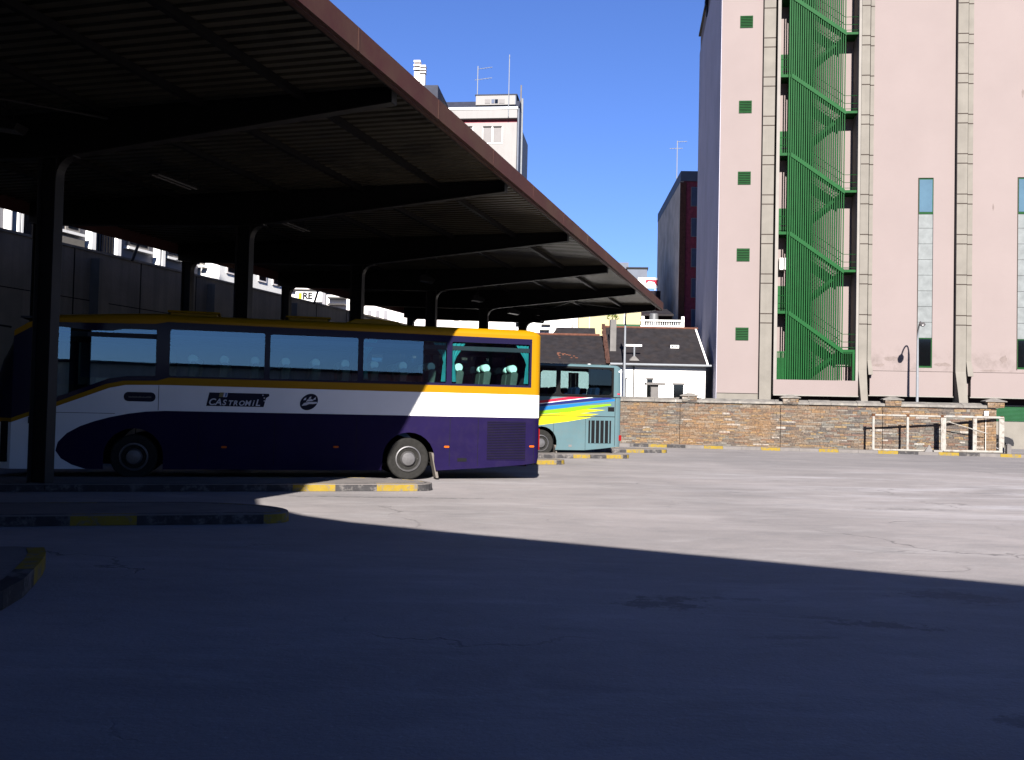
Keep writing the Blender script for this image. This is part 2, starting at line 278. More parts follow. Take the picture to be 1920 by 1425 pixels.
# ---------------------------------------------------------------- mesh helpers
class MB:
    def __init__(s): s.v=[];s.f=[];s.mi=[];s.ms=[]
    def _m(s,m):
        if m is None: return 0
        if m not in s.ms: s.ms.append(m)
        return s.ms.index(m)
    def add(s,vs,fs,m=None):
        o=len(s.v);s.v+= [tuple(map(float,v)) for v in vs];k=s._m(m)
        for f in fs: s.f.append([i+o for i in f]);s.mi.append(k)
        return s
    def box(s,x0,x1,y0,y1,z0,z1,m=None):
        v=[(x0,y0,z0),(x1,y0,z0),(x1,y1,z0),(x0,y1,z0),(x0,y0,z1),(x1,y0,z1),(x1,y1,z1),(x0,y1,z1)]
        return s.add(v,[(0,3,2,1),(4,5,6,7),(0,1,5,4),(1,2,6,5),(2,3,7,6),(3,0,4,7)],m)
    def hexa(s,v,m=None): return s.add(v,[(0,3,2,1),(4,5,6,7),(0,1,5,4),(1,2,6,5),(2,3,7,6),(3,0,4,7)],m)
    def poly(s,out,holes=(),y0=0.,y1=.03,m=None,ax='y'):   # outline in xz (ax y) or xy (ax z), thickness along ax
        loops=[list(out)]+[list(h) for h in holes];flat=[p for l in loops for p in l]
        tri=tessellate_polygon([[Vector((p[0],p[1],0)) for p in l] for l in loops])
        g=(lambda p,t:(p[0],t,p[1])) if ax=='y' else (lambda p,t:(p[0],p[1],t)) if ax=='z' else (lambda p,t:(t,p[0],p[1]))
        n=len(flat);vs=[g(p,y0) for p in flat]+[g(p,y1) for p in flat]
        fs=[tuple(t) for t in tri]+[tuple(i+n for i in reversed(t)) for t in tri]
        o=0
        for l in loops:
            k=len(l)
            for i in range(k):
                a=o+i;b=o+(i+1)%k;fs.append((a,b,b+n,a+n))
            o+=k
        return s.add(vs,fs,m)
    def tube(s,pts,r,n=8,m=None,cap=True):
        pts=[Vector(p) for p in pts];rs=r if isinstance(r,(list,tuple)) else [r]*len(pts);vs=[];fs=[]
        up=None
        for i,p in enumerate(pts):
            t=(pts[min(i+1,len(pts)-1)]-pts[max(i-1,0)]).normalized()
            if up is None: up=Vector((0,0,1)) if abs(t.z)<.9 else Vector((1,0,0))
            a=t.cross(up).normalized();b=a.cross(t).normalized();up=b
            for k in range(n):
                q=2*math.pi*k/n;vs.append(p+a*math.cos(q)*rs[i]+b*math.sin(q)*rs[i])
        for i in range(len(pts)-1):
            for k in range(n): fs.append((i*n+k,i*n+(k+1)%n,(i+1)*n+(k+1)%n,(i+1)*n+k))
        if cap: fs+= [tuple(range(n-1,-1,-1)),tuple(range((len(pts)-1)*n,len(pts)*n))]
        return s.add(vs,fs,m)
    def lathe(s,c,axis,prof,n=28,m=None):  # prof: (along, radius), axis 'y' or 'z' or 'x'
        vs=[];fs=[]
        for (a,r) in prof:
            for k in range(n):
                q=2*math.pi*k/n;u,v=r*math.cos(q),r*math.sin(q)
                vs.append((c[0]+u,c[1]+a,c[2]+v) if axis=='y' else (c[0]+u,c[1]+v,c[2]+a) if axis=='z' else (c[0]+a,c[1]+u,c[2]+v))
        L=len(prof)
        for i in range(L-1):
            for k in range(n): fs.append((i*n+k,i*n+(k+1)%n,(i+1)*n+(k+1)%n,(i+1)*n+k))
        fs+= [tuple(range(n)),tuple(range((L-1)*n,L*n))[::-1]]
        return s.add(vs,fs,m)
    def build(s,name,mat=None,parent=None,smooth=False,loc=None,rz=0,bev=0,recalc=True):
        me=bpy.data.meshes.new(name);me.from_pydata(s.v,[],s.f)
        ms=[K[x] if isinstance(x,str) else x for x in s.ms] or [K[mat] if isinstance(mat,str) else mat]
        for x in ms: me.materials.append(x)
        if s.ms:
            for p,i in zip(me.polygons,s.mi): p.material_index=i
        if recalc:
            bm=bmesh.new();bm.from_mesh(me);bmesh.ops.recalc_face_normals(bm,faces=bm.faces[:]);bm.to_mesh(me);bm.free()
        if smooth:
            for p in me.polygons: p.use_smooth=True
        me.update()
        o=bpy.data.objects.new(name,me);COL.objects.link(o)
        if parent is not None: o.parent=parent
        if loc is not None: o.location=loc
        o.rotation_euler.z=rz
        if bev:
            b=o.modifiers.new('bevel','BEVEL');b.width=bev;b.segments=2;b.limit_method='ANGLE';b.angle_limit=R(40)
        if smooth=='auto' or smooth:
            try:
                for p in me.polygons: p.use_smooth=True
                me.set_sharp_from_angle(angle=R(38))
            except Exception: pass
        return o
def tag(o,label=None,cat=None,group=None,kind=None):
    if label: o['label']=label
    if cat: o['category']=cat
    if group: o['group']=group
    if kind: o['kind']=kind
    return o
def thing(name,label,cat,loc=(0,0,0),rz=0,group=None):
    o=bpy.data.objects.new(name,None);COL.objects.link(o);o.location=loc;o.rotation_euler.z=rz;o.empty_display_size=.2
    return tag(o,label,cat,group)
def copy_tree(o,parent=None):
    c=o.copy();COL.objects.link(c)
    if parent is not None: c.parent=parent
    for ch in list(o.children): copy_tree(ch,c)
    return c
def text(name,body,size,mat,parent,loc,rot=(90,0,0),shear=0,sx=1,off=0.,ext=.002):
    cu=bpy.data.curves.new(name,'FONT');cu.body=body;cu.size=size;cu.shear=shear;cu.offset=off;cu.extrude=ext;cu.align_x='LEFT'
    t=bpy.data.objects.new('t',cu);COL.objects.link(t);bpy.context.view_layer.update()
    me=bpy.data.meshes.new_from_object(t.evaluated_get(bpy.context.evaluated_depsgraph_get()));bpy.data.objects.remove(t)
    o=bpy.data.objects.new(name,me);me.materials.clear();me.materials.append(K[mat]);COL.objects.link(o);o.parent=parent
    o.location=loc;o.rotation_euler=tuple(R(a) for a in rot);o.scale=(sx,1,1);return o
# canopy heading
AL=math.atan(.286);DV=np.array([math.sin(AL),math.cos(AL)]);NV=np.array([math.cos(AL),-math.sin(AL)])
def sn(s,n,z=0): p=DV*s+NV*n;return (float(p[0]),float(p[1]),z)
# ================================================================ GROUND
g=MB();g.box(-500,500,-500,900,-.3,0)
tag(g.build('ground',ground_mat()),kind='structure')
# ================================================================ CANOPY
cr=thing('bus_canopy','long cantilevered steel canopy with brown fascia and corrugated underside over the bus bays','canopy',sn(14.57,-13.1),-AL)
# local: x = n+13.1, y = s-14.57
def lx(n): return n+13.1
S0,S1=-46.,33.4     # local y extent (s-14.57)
XE,XR=lx(-5.96),lx(-19.7)
dk=MB();y=S0;pts=[]
while y<S1:
    pts+=[(y,6.955),(y+.13,6.955),(y+.16,6.995),(y+.24,6.995)];y+=.27
vs=[];fs=[]
for i,(yy,zz) in enumerate(pts): vs+=[(XR,yy,zz),(XE-.06,yy,zz)]
for i in range(len(pts)-1): fs.append((2*i,2*i+1,2*i+3,2*i+2))
dk.add(vs,fs);dk.build('roof_deck','deck',cr,recalc=False)
t=MB();t.box(XR,XE-.06,S0,S1,7.02,7.06);t.build('roof_sheet','brown',cr)
t=MB();t.box(XE-.06,XE,S0-.06,S1+.06,6.76,7.11);t.box(XE-.14,XE-.062,S0,S1,6.735,6.765)
t.box(XR-.06,XR,S0-.06,S1+.06,6.62,7.11);t.build('fascia','brown',cr)
for ya in (S1,S0-.06): t=MB();t.box(XR,XE-.062,ya,ya+.06,6.72,7.11);t.build('end_fascia','brown',cr)
t=MB();t.box(XE-.30,XE-.15,S0,S1,6.84,6.95);t.build('gutter','steel',cr)
for k in range(14):
    y=-12.+k*3.3;t=MB();t.box(XE+.0005,XE+.004,y-.03,y+.03,6.765,7.108);t.build('fascia_joint','brown',cr)
pl=MB();nn=-8.0
for nn in (-7.95,-9.9,-11.9,-15,-17):
    x=lx(nn);pl.box(x-.05,x+.05,S0,S1,6.83,6.835);pl.box(x+.04,x+.05,S0,S1,6.835,6.95);pl.box(x-.05,x+.05,S0,S1,6.945,6.952)
pl.build('purlins','steel',cr)
# beams + columns
beam_bottom=[(XR,6.42),(lx(-19.1),6.34),(lx(-13.3),6.13),(lx(-12.8),6.13),(XE-.35,6.70)]
def ibeam(parent):
    b=MB();b.poly([(XR+.02,6.94)]+beam_bottom+[(XE-.35,6.94)],(),-.012,.012,'steel')
    for a,c in zip(beam_bottom[:-1],beam_bottom[1:]):
        b.hexa([(a[0],-.1,a[1]-.02),(c[0],-.1,c[1]-.02),(c[0],.1,c[1]-.02),(a[0],.1,a[1]-.02),(a[0],-.1,a[1]),(c[0],-.1,c[1]),(c[0],.1,c[1]),(a[0],.1,a[1])],'steel2')
    b.box(XR+.02,XE-.35,-.1,.1,6.925,6.943,'steel')
    b.box(XE-.35,XE-.335,-.1,.1,6.69,6.94,'galv')
    return b.build('roof_beam',None,parent)
def col(x,zt,w,parent,name='column'):
    b=MB();h=w/2
    b.box(x-h,x-h+.018,-.11,.11,.1,zt,'steel2');b.box(x+h-.018,x+h,-.11,.11,.1,zt,'steel2')
    b.box(x-h+.018,x+h-.018,-.02,.02,.1,zt,'steel')
    b.box(x-h-.06,x+h+.06,-.17,.17,.02,.12,'steel')
    # curved knee flange on the yard side
    r=.36;pp=[]
    for k in range(9):
        q=math.pi/2*k/8;pp.append((x+h+r-r*math.cos(q),zt-r+.0+r*math.sin(q)))
    for a,c in zip(pp[:-1],pp[1:]):
        b.hexa([(a[0],-.1,a[1]-.012),(c[0],-.1,c[1]-.012),(c[0],.1,c[1]-.012),(a[0],.1,a[1]-.012),(a[0],-.1,a[1]+.012),(c[0],-.1,c[1]+.012),(c[0],.1,c[1]+.012),(a[0],.1,a[1]+.012)],'steel2')
    b.poly([(x+h,zt)]+pp,(),-.01,.01,'steel')
    return b.build(name,None,parent)
bm0=ibeam(cr);c0=col(0,6.12,.40,cr);c1=col(lx(-19.3),6.38,.34,cr,'rear_column')
for k in (-6,-5,-4,-3,-2,-1,1,2,3,4,5):
    for o in (bm0,c0,c1):
        if k==5 and o is c0: pass
        c=o.copy();COL.objects.link(c);c.parent=cr;c.location.y=6.6*k
# cross bracing under the deck
for (ya,yb,xa,xb) in ((26.4,33.0,lx(-11.9),lx(-7.95)),(26.4,33.0,lx(-17),lx(-11.9)),(-6.6,0,lx(-17),lx(-11.9))):
    b=MB();b.tube([(xa,ya,6.79),(xb,yb,6.79)],.025,6);b.tube([(xb,ya,6.76),(xa,yb,6.76)],.025,6);b.build('cross_brace','steel2',cr)
for k in range(5):   # raking stays from the rear columns to the wall
    b=MB();y0=6.6*k+.12
    b.tube([(lx(-21.6),y0,6.45),(lx(-21.5),y0+.45,7.6)],.05,6);b.build('raking_stay','steel',cr)
# second canopy over the photographer
wg=thing('station_canopy','flat brown edged canopy behind the yard, shading the foreground','canopy')
pts=[(26,-13.87),(20,-10.75),(4.90,-2.9),(-1.2,.30),(-2.68,1.15),(-3.51,1.85),(-4.55,3.2)]
pts+=[(.2859*4.4-6.17,4.4),(.2859*-26-6.17,-26),(26,-26)]
t=MB();t.poly(pts,(),6.74,7.10,'brown',ax='z');t.build('roof_slab',None,wg)
for (x,yy) in ((-12.5,-25),(25.4,-16),(25.4,-25)):
    t=MB();t.box(x-.15,x+.15,yy-.15,yy+.15,0,6.735);t.box(x-.25,x+.25,yy-.25,yy+.25,.002,.3);t.build('column','steel',wg)
# luminaires under the canopy
def tubelight(s,n,lab):
    r=thing('fluorescent_light',lab,'ceiling light',sn(s,n,6.55),-AL,'twin tube lights under the canopy')
    b=MB();b.poly([(-.16,0),(.16,0),(.10,.07),(-.10,.07)],(),-.75,.75,'steel2');b.build('housing',None,r)
    for x in (-.08,.08):
        b=MB();b.tube([(x,-.7,-.02),(x,.7,-.02)],.019,8);b.build('tube','chim',r)
    for y in (-.5,.5): b=MB();b.tube([(0,y,.07),(0,y,.38)],.012,6);b.build('hanger','steel',r)
def Sn(px,py,z):
    g=gnd(px,py,z)[:2];return float(g@DV),float(g@NV)
s,n=Sn(328,340,6.55);tubelight(s,n,'faint twin tube light hanging between the two nearest beams')
s,n=Sn(552,424,6.55);tubelight(s,n,'faint twin tube light one bay beyond the nearest beams')
s,n=Sn(705,484,6.55);tubelight(s,n,'twin tube light in the third bay of the canopy')
def flood(px,py,z,lab,yaw=0):
    s,n=Sn(px,py,z);r=thing('flood_light',lab,'floodlight',sn(s,n,z),yaw,'floodlights hanging under the canopy')
    b=MB();b.poly([(-.26,-.10),(.24,-.16),(.30,-.05),(-.12,.14),(-.26,.08)],(),-.2,.2,'steel');b.build('housing',None,r,bev=.01)
    b=MB();b.poly([(-.24,-.105),(.22,-.163),(.22,-.175),(-.24,-.118)],(),-.17,.17,'rim');b.build('lens',None,r)
    b=MB();b.tube([(0,-.22,0),(0,-.22,.24),(0,.22,.24),(0,.22,0)],.015,6);b.tube([(0,0,.24),(0,0,6.93-z)],.02,6);b.build('bracket','steel',r)
flood(895,559,6.45,'floodlight with a bright lens under the fifth canopy beam',.3)
flood(963,583,6.3,'small floodlight with a glinting lens near the far canopy columns',.3)
flood(1008,600,6.1,'dark floodlight hanging clear of the far end of the canopy against white walls',R(-30))
flood(12,230,6.5,'floodlight lost in the dark at the top left of the canopy',0)
flood(800,522,6.45,'floodlight beside the fourth canopy column',.2)
# ================================================================ ISLANDS
def island(tx,ty,L,W,lab,stripe,ph=0.,shade_from=3.4):
    ph0=0;Ltot=0
    a=R(15.5);r=thing('platform_island',lab,'platform island',(tx,ty,0),a,'raised platform islands between the bus bays')
    # local: x<0 away from the tip, y 0..W
    out=[(-L,0)]
    rd=.35
    for k in range(7):
        q=-math.pi/2+math.pi/2*k/6;out.append((-rd+rd*math.cos(q),rd+rd*math.sin(q)))
    for k in range(1,13):
        q=math.pi/2*k/12;out.append((-1.9+1.9*math.cos(q),rd+(W-rd)*math.sin(q)))
    out.append((-L,W))
    t=MB();t.poly(out,(),.003,.145,'slab',ax='z');t.build('slab',None,r)
    # painted kerb stones along the edge
    kb=MB();per=[out[i] for i in range(len(out))];acc=ph;i0=0
    for p,q in zip(per[:-1],per[1:]):
        if math.dist(p,q)<1e-4: continue
        d=math.dist(p,q);n=max(1,int(d/.05)) if d<2 else max(1,int(d/stripe))
        n=max(1,round(d/stripe)) if d>stripe else 1
        if d>stripe and q==out[1]: acc=ph+ (0 if n%2 else stripe)
        for k in range(n):
            a0=(p[0]+(q[0]-p[0])*k/n,p[1]+(q[1]-p[1])*k/n);a1=(p[0]+(q[0]-p[0])*(k+1)/n,p[1]+(q[1]-p[1])*(k+1)/n)
            dd=Ltot-acc if False else None;far=max(0,-a0[0]);mt=('kyel' if int((acc+ph0)/stripe+1e-4)%2==0 else 'kblk') if far<shade_from else ('kyel' if hash((round(far/stripe),W))%5==0 else 'kblk')  # past that reach the kerb's shade is painted in as mostly dark stripes
            dx,dy=a1[0]-a0[0],a1[1]-a0[1];l=math.hypot(dx,dy);nx,ny=dy/l*.012,-dx/l*.012;mx,my=-dy/l*.13,dx/l*.13
            kb.hexa([(a0[0]+nx,a0[1]+ny,.004),(a1[0]+nx,a1[1]+ny,.004),(a1[0]+mx,a1[1]+my,.004),(a0[0]+mx,a0[1]+my,.004),(a0[0]+nx*.3,a0[1]+ny*.3,.13),(a1[0]+nx*.3,a1[1]+ny*.3,.13),(a1[0]+mx,a1[1]+my,.15),(a0[0]+mx,a0[1]+my,.15)],mt)
            acc+=l
    kb.build('painted_kerb',None,r)
island(-1.50,19.30,12.5,1.75,'platform island with yellow and black kerb in front of the yellow, white and violet bus',.82,.3)
island(-3.1,13.6,12,1.75,'shaded platform island nearer than the bus, its kerb mostly dark',.82,1.0,1.0)
t=thing('platform_island','nearest platform island with a yellow kerb end at the lower left edge','platform island',(-4.73,9.85,0),0,'raised platform islands between the bus bays')
ip=[(x+4.73,y-9.85) for x,y in ((-4.80,9.95),(-4.62,9.62),(-4.45,9.2),(-4.28,8.7),(-4.12,8.2),(-4.03,7.7),(-4.1,7.1),(-4.5,6.6),(-14,3.6),(-16,6.9),(-5.1,10.0))]
b=MB();b.poly(ip,(),.003,.155,'slab',ax='z');b.build('slab',None,t)
kb=MB()
for i_,(p,q) in enumerate(zip(ip[:8],ip[1:9])):
    d=math.dist(p,q);n=max(1,round(d/.8))
    for k in range(n):
        a0=(p[0]+(q[0]-p[0])*k/n,p[1]+(q[1]-p[1])*k/n);a1=(p[0]+(q[0]-p[0])*(k+1)/n,p[1]+(q[1]-p[1])*(k+1)/n);l=d/n
        ux,uy=(q[0]-p[0])/d,(q[1]-p[1])/d;nx,ny=-uy*.012,ux*.012;mx,my=uy*.15,-ux*.15
        kb.hexa([(a0[0]+nx,a0[1]+ny,.004),(a1[0]+nx,a1[1]+ny,.004),(a1[0]+mx,a1[1]+my,.004),(a0[0]+mx,a0[1]+my,.004),(a0[0]+nx,a0[1]+ny,.16),(a1[0]+nx,a1[1]+ny,.16),(a1[0]+mx,a1[1]+my,.16),(a0[0]+mx,a0[1]+my,.16)],'kyel' if i_<3 else 'kblk')
kb.build('painted_kerb',None,t)
island(1.75,29.5,12,1.5,'platform island with its kerb end showing behind the tail of the nearer bus',.82,.5)
island(4.3,34.0,12,1.5,'platform island under the tail of the pale blue bus',.6,.2)
island(6.5,39.3,12,1.5,'farthest platform island beyond the pale blue bus by the stone wall',.8,.1)
# ================================================================ BUS PARTS
def wheel(parent,x,y,z=.48,r=.48,name='wheel',hub=1):
    w=MB();w.lathe((0,0,0),'y',[(0,r*.62),(-.015,r*.72),(-.02,r*.93),(0,r*.985),(.04,r),(.24,r),(.28,r*.96),(.28,r*.3)],36)
    wo=w.build('wheel','tyre',parent,smooth=True,loc=(x,y,z))
    h=MB();h.lathe((0,0,0),'y',[(.02,r*.625),(-.035,r*.61),(-.04,r*.56),(.03,r*.50),(.05,r*.40),(-.03,r*.36),(-.065,r*.30),(-.075,r*.1),(-.075,.001)],36)
    h.build('rim','rim',wo,smooth=True)
    b=MB()
    for k in range(10):
        q=2*math.pi*k/10;b.lathe((r*.455*math.cos(q),-.0,r*.455*math.sin(q)),'y',[(.05,.016),(.005,.016),(.0,.008)],6)
    b.build('wheel_nuts','galv',wo)
    return wo
def arc(cx,cz,r,a0,a1,n=14): return [(cx+r*math.cos(R(a0+(a1-a0)*i/n)),cz+r*math.sin(R(a0+(a1-a0)*i/n))) for i in range(n+1)]
def rrect(x0,x1,z0,z1,r,n=5):
    o=[]
    for cx,cz,a in ((x1-r,z0+r,-90),(x1-r,z1-r,0),(x0+r,z1-r,90),(x0+r,z0+r,180)): o+=arc(cx,cz,r,a,a+90,n)
    return o
def louvre(parent,x0,x1,z0,z1,y,n,m1,name='engine_grille',vert=False):
    b=MB();b.box(x0,x1,y-.005,y-.001,z0,z1,'blackpl')
    for i in range(n):
        if vert:
            a=x0+(x1-x0)*(i+.5)/n;h=(x1-x0)/n*.10;b.box(a-h-.01,a+h,y-.02,y-.0055,z0,z1,m1)
        else:
            a=z0+(z1-z0)*(i+.5)/n;h=(z1-z0)/n*.22;b.hexa([(x0,y-.02,a-h),(x1,y-.02,a-h),(x1,y-.0055,a),(x0,y-.0055,a),(x0,y-.02,a-h+.008),(x1,y-.02,a-h+.008),(x1,y-.0055,a+h),(x0,y-.0055,a+h)],m1)
    return b.build(name,None,parent)
def seat_set(parent,xs,y0s,zf,ztop,head=True,mat='seat'):
    first=None
    for x in xs:
        for y in y0s:
            if first is None:
                b=MB();b.poly([(.08,0),(-.42,0),(-.42,.12),(-.06,.16),(-.02,.5),(.02,ztop-zf-.45),(.05,ztop-zf-.40),(.16,ztop-zf-.40),(.2,ztop-zf-.45),(.12,.3)],(),0,.44,mat)
                first=b.build('seat',None,parent,bev=.03);first.location=(x,y,zf+.4)
                if head:
                    h=MB();h.lathe((0,0,0),'y',[(0,.02),(0,.085),(.02,.10),(.32,.10),(.34,.085),(.34,.02)],16)
                    ho=h.build('headrest','headrest',first,smooth=True,loc=(.08,.05,ztop-zf-.34))
            else:
                c=first.copy();COL.objects.link(c);c.parent=parent;c.location=(x,y,zf+.4)
                for ch in first.children:
                    d=ch.copy();COL.objects.link(d);d.parent=c
# ---------------------------------------------------------------- near bus
p=gnd(765,900)
B1=thing('coach_bus','yellow, white and violet coach parked under the canopy, its tail in the sun','bus',(float(p[0]),float(p[1]),0),R(15))
W=2.5
oval=[(-6.85,.22),(-7.12,.31),(-7.33,.44),(-7.44,.6),(-7.40,.78),(-7.23,.97),(-6.98,1.12),(-6.7,1.23),(-6.4,1.32),(-6.04,1.40),(-5.7,1.45),(-5.3,1.475)]
navy=oval+[(3.0,1.475),(3.0,.40),(2.72,.36),(1.7,.28),(.64,.22)]+arc(0,.49,.60,-20,200,16)[1:-1]+[(-.62,.22),(-5.31,.22)]+arc(-5.91,.49,.60,-20,200,16)[1:-1]+[(-6.51,.22)]
yb=[(3.0,2.015),(-5.31,2.03),(-6.11,2.01),(-6.43,1.94),(-7.71,1.42),(-8.3,1.18)]
white=[(-8.3,.22)]+oval+[(3.0,1.475)]+yb
ylow=[(-8.3,1.18),(-7.71,1.42),(-6.43,1.94),(-6.11,2.01),(-5.31,2.03),(3.0,2.015),(3.0,3.42),(-5.3,3.44),(-7.7,3.37),(-8.05,3.26),(-8.3,3.07),(-8.3,2.97),(-8.0,3.16),(-7.65,3.29),(-5.55,3.34),(-5.3,3.39),(2.89,3.34),(2.89,2.19),(-5.25,2.19),(-5.48,2.12),(-6.15,2.10),(-6.5,2.02),(-7.71,1.51),(-8.3,1.27)]
sur=[(-8.3,1.27),(-7.71,1.51),(-6.5,2.02),(-6.15,2.10),(-5.48,2.12),(-5.25,2.19),(2.89,2.19),(2.89,3.34),(-5.3,3.39),(-5.55,3.34),(-7.65,3.29),(-8.0,3.16),(-8.3,2.97)]
wins=[[(-7.46,3.2),(-7.46,1.72),(-6.45,2.14),(-6.1,2.2),(-5.52,2.22),(-5.52,3.22)]]+[rrect(a,b,.0+z0,z1,.03,2) for a,b,z0,z1 in ((-5.24,-3.26,2.23,3.23),(-3.14,-1.21,2.23,3.21),(-1.09,.84,2.25,3.2),(.96,2.84,2.24,3.21))]
for yo,nm in ((0,''),(W-.03,'far_')):
    b=MB();b.poly(navy,(),yo,yo+.03);b.build('lower_panel','navy',B1)
    b=MB();b.poly(white,(),yo,yo+.03);b.build('white_band','white',B1)
    b=MB();b.poly(ylow,(),yo,yo+.03);b.build('yellow_band','yellow',B1)
    b=MB();b.poly(sur,wins,yo,yo+.03);so_=b.build('window_surround','surround',B1)
    for wv in wins:
        xs=[q[0] for q in wv];zs=[q[1] for q in wv]
        b=MB();yy=yo+.012;v=[(x,yy+((x+7.46)*.05 if yo==0 and wv is wins[0] else 0),z) for x,z in wv];b.add(v,[tuple(range(len(v)))]);b.build('window','glassT',B1,recalc=False)
# panel seams
b=MB()
for x in (-5.44,):  b.box(x-.006,x+.006,-.002,.001,1.48,2.02)
for x in (-7.55,-7.9): b.box(x-.006,x+.006,-.002,.001,.25,1.40)
b.box(-7.55,-6.3,-.002,.001,1.395,1.405)
for x in (1.62,3.0-.02,.95,-1.2,-3.0,-4.6): b.box(x-.005,x+.005,-.003,.001,.32,1.45)
b.build('panel_seams','blackpl',B1)
# roof
rb=MB();xs=[-8.3,-8.2,-8.1,-8.0,-7.85,-7.7,-7.6,-7,-6.4,-5.7,-5.4,-5,-3,-1,1,2.4,2.75]+[2.75+.38*math.sin(R(a)) for a in range(15,91,15)]
prof=[(0,0),(.015,.35),(.06,.7),(.14,.92),(.3,1.02),(.7,1.1),(1.25,1.13)];prof=prof+[(2.5-a,h) for a,h in prof[-2::-1]]
for i,x in enumerate(xs):
    zb=3.42 if x>=-5.3 else 3.44-.07*max(0,(-5.3-x))/2.4
    if x<-7.6: zb=3.37-.30*((-7.6-x)/.7)**1.5
    h=.15
    if x<-6: h=.15-.09*(-6-x)/2.3
    if x>2.75:
        c=math.sqrt(max(0,1-((x-2.75)/.38)**2));h*=c
    ins=0 if x<3.0 else .12*(1-math.sqrt(max(0,1-((x-3.0)/.13)**2)))
    for (yy,hh) in prof:
        yy=ins+yy*(2.5-2*ins)/2.5;rb.v.append((x,yy,zb+hh*h))
n=len(prof)
for i in range(len(xs)-1):
    for k in range(n-1): rb.f.append([i*n+k,i*n+k+1,(i+1)*n+k+1,(i+1)*n+k]);rb.mi.append(0)
rb.build('roof','yellow',B1,smooth=True)
# rear
plan=[(3.0,0),(3.05,.01),(3.09,.035),(3.12,.08),(3.13,.14),(3.13,.4),(3.13,2.1),(3.13,2.36),(3.12,2.42),(3.09,2.465),(3.05,2.49),(3.0,2.5)]
rows=[(.40,-.03),(.55,0),(1.475,0),(2.015,0),(2.3,0),(3.2,0),(3.42,0)];cm=['navy','navy','white','yellow','yellow','yellow']
rr_=MB()
for (z,dx) in rows:
    for (x,yy) in plan: rr_.v.append((x+(dx if x>3.04 else 0),yy,z))
n=len(plan)
for i in range(len(rows)-1):
    for k in range(n-1):
        mt='surround' if (i==4 and k==5) else cm[i];rr_.f.append([i*n+k,i*n+k+1,(i+1)*n+k+1,(i+1)*n+k]);rr_.mi.append(rr_._m(mt))
rr_.build('rear_panel',None,B1,smooth=True)
for yy in (.06,2.36):
    b=MB();b.box(3.115,3.14,yy,yy+.10,.72,1.22);b.build('tail_light','redlens',B1)
b=MB();b.box(3.10,3.15,.5,2.0,.42,.56);b.build('rear_bumper','blackpl',B1)
# front
fb=MB();zr=[.22,.6,1.18,1.27,1.9,2.5,2.8,2.97,3.02,3.07];xf=[-8.86,-8.93,-8.93,-8.92,-8.84,-8.66,-8.48,-8.40,-8.36,-8.32];cm=['white','white','yellow','surround','surround','surround','surround','yellow','yellow']
ts=[0,.02,.06,.12,.2,.35,.5,.65,.8,.88,.94,.98,1]
for z,x in zip(zr,xf):
    for t_ in ts: fb.v.append((-8.3+(x+8.3)*(1-abs(2*t_-1)**3.2),2.5*t_,z))
n=len(ts)
for i in range(len(zr)-1):
    for k in range(n-1): fb.f.append([i*n+k,i*n+k+1,(i+1)*n+k+1,(i+1)*n+k]);fb.mi.append(fb._m(cm[i]))
fb.build('front_panel',None,B1,smooth=True)
# chassis, floor, interior
b=MB();b.box(-8.6,2.95,.5,2.0,.3,.36);b.box(-8.5,-6.6,.04,2.46,.36,1.2);b.box(-5.2,-.75,.04,2.46,.36,1.2);b.box(.75,2.9,.04,2.46,.42,1.2);b.box(-8.3,2.95,.04,2.46,1.2,1.25)
b.build('underbody','underbody',B1)
b=MB();b.box(-8.0,2.95,.04,.42,3.02,3.12);b.box(-8.0,2.95,2.08,2.46,3.02,3.12);b.box(-8.2,2.95,.04,2.46,3.36,3.40);b.box(-5.2,2.95,.032,.05,1.3,2.2);b.box(-5.2,2.95,2.45,2.468,1.3,2.2);b.box(2.93,2.95,.04,2.46,1.25,2.6);b.build('interior_lining','interior',B1)
for xa,xb_ in ((-7.4,-5.5),(-5.26,-3.24),(-3.16,-1.19),(-1.1,-.62),(-.34,.30),(.52,.86),(.94,1.7),(1.86,2.3),(2.42,2.86)):  # added blinds, blocking the bright view through the far windows
    b=MB();n=max(2,int((xb_-xa)/.09))
    for i in range(n): x0=xa+(xb_-xa)*i/n;b.hexa([(x0,2.40,2.2),(x0+(xb_-xa)/n,2.425,2.2),(x0+(xb_-xa)/n,2.435,2.2),(x0,2.41,2.2),(x0,2.40,3.24),(x0+(xb_-xa)/n,2.425,3.24),(x0+(xb_-xa)/n,2.435,3.24),(x0,2.41,3.24)])
    b.build('added_blind','bluepanel',B1)
for xa,xb_ in ((-.62,-.34),(.30,.52),(1.7,1.86),(2.3,2.42)):
    b=MB();b.box(xa,xb_,2.42,2.43,2.2,2.80);b.box(xa,xb_,2.42,2.43,2.98,3.24);b.build('added_blind','bluepanel',B1)
seat_set(B1,[2.4-.66*i for i in range(12)],(.1,.58,1.48,1.96),1.25,2.56)
b=MB();b.box(-7.6,-7.0,.3,.9,1.0,2.0);b.poly([(-8.4,1.2),(-7.9,1.2),(-7.95,1.75),(-8.35,1.85)],(),.3,2.3);b.build('driver_area','blackpl',B1)
b=MB();b.lathe((0,0,0),'x',[(0,.2),(.02,.23),(.04,.2)],20);b.build('steering_wheel','blackpl',B1,loc=(-7.75,.6,1.95))
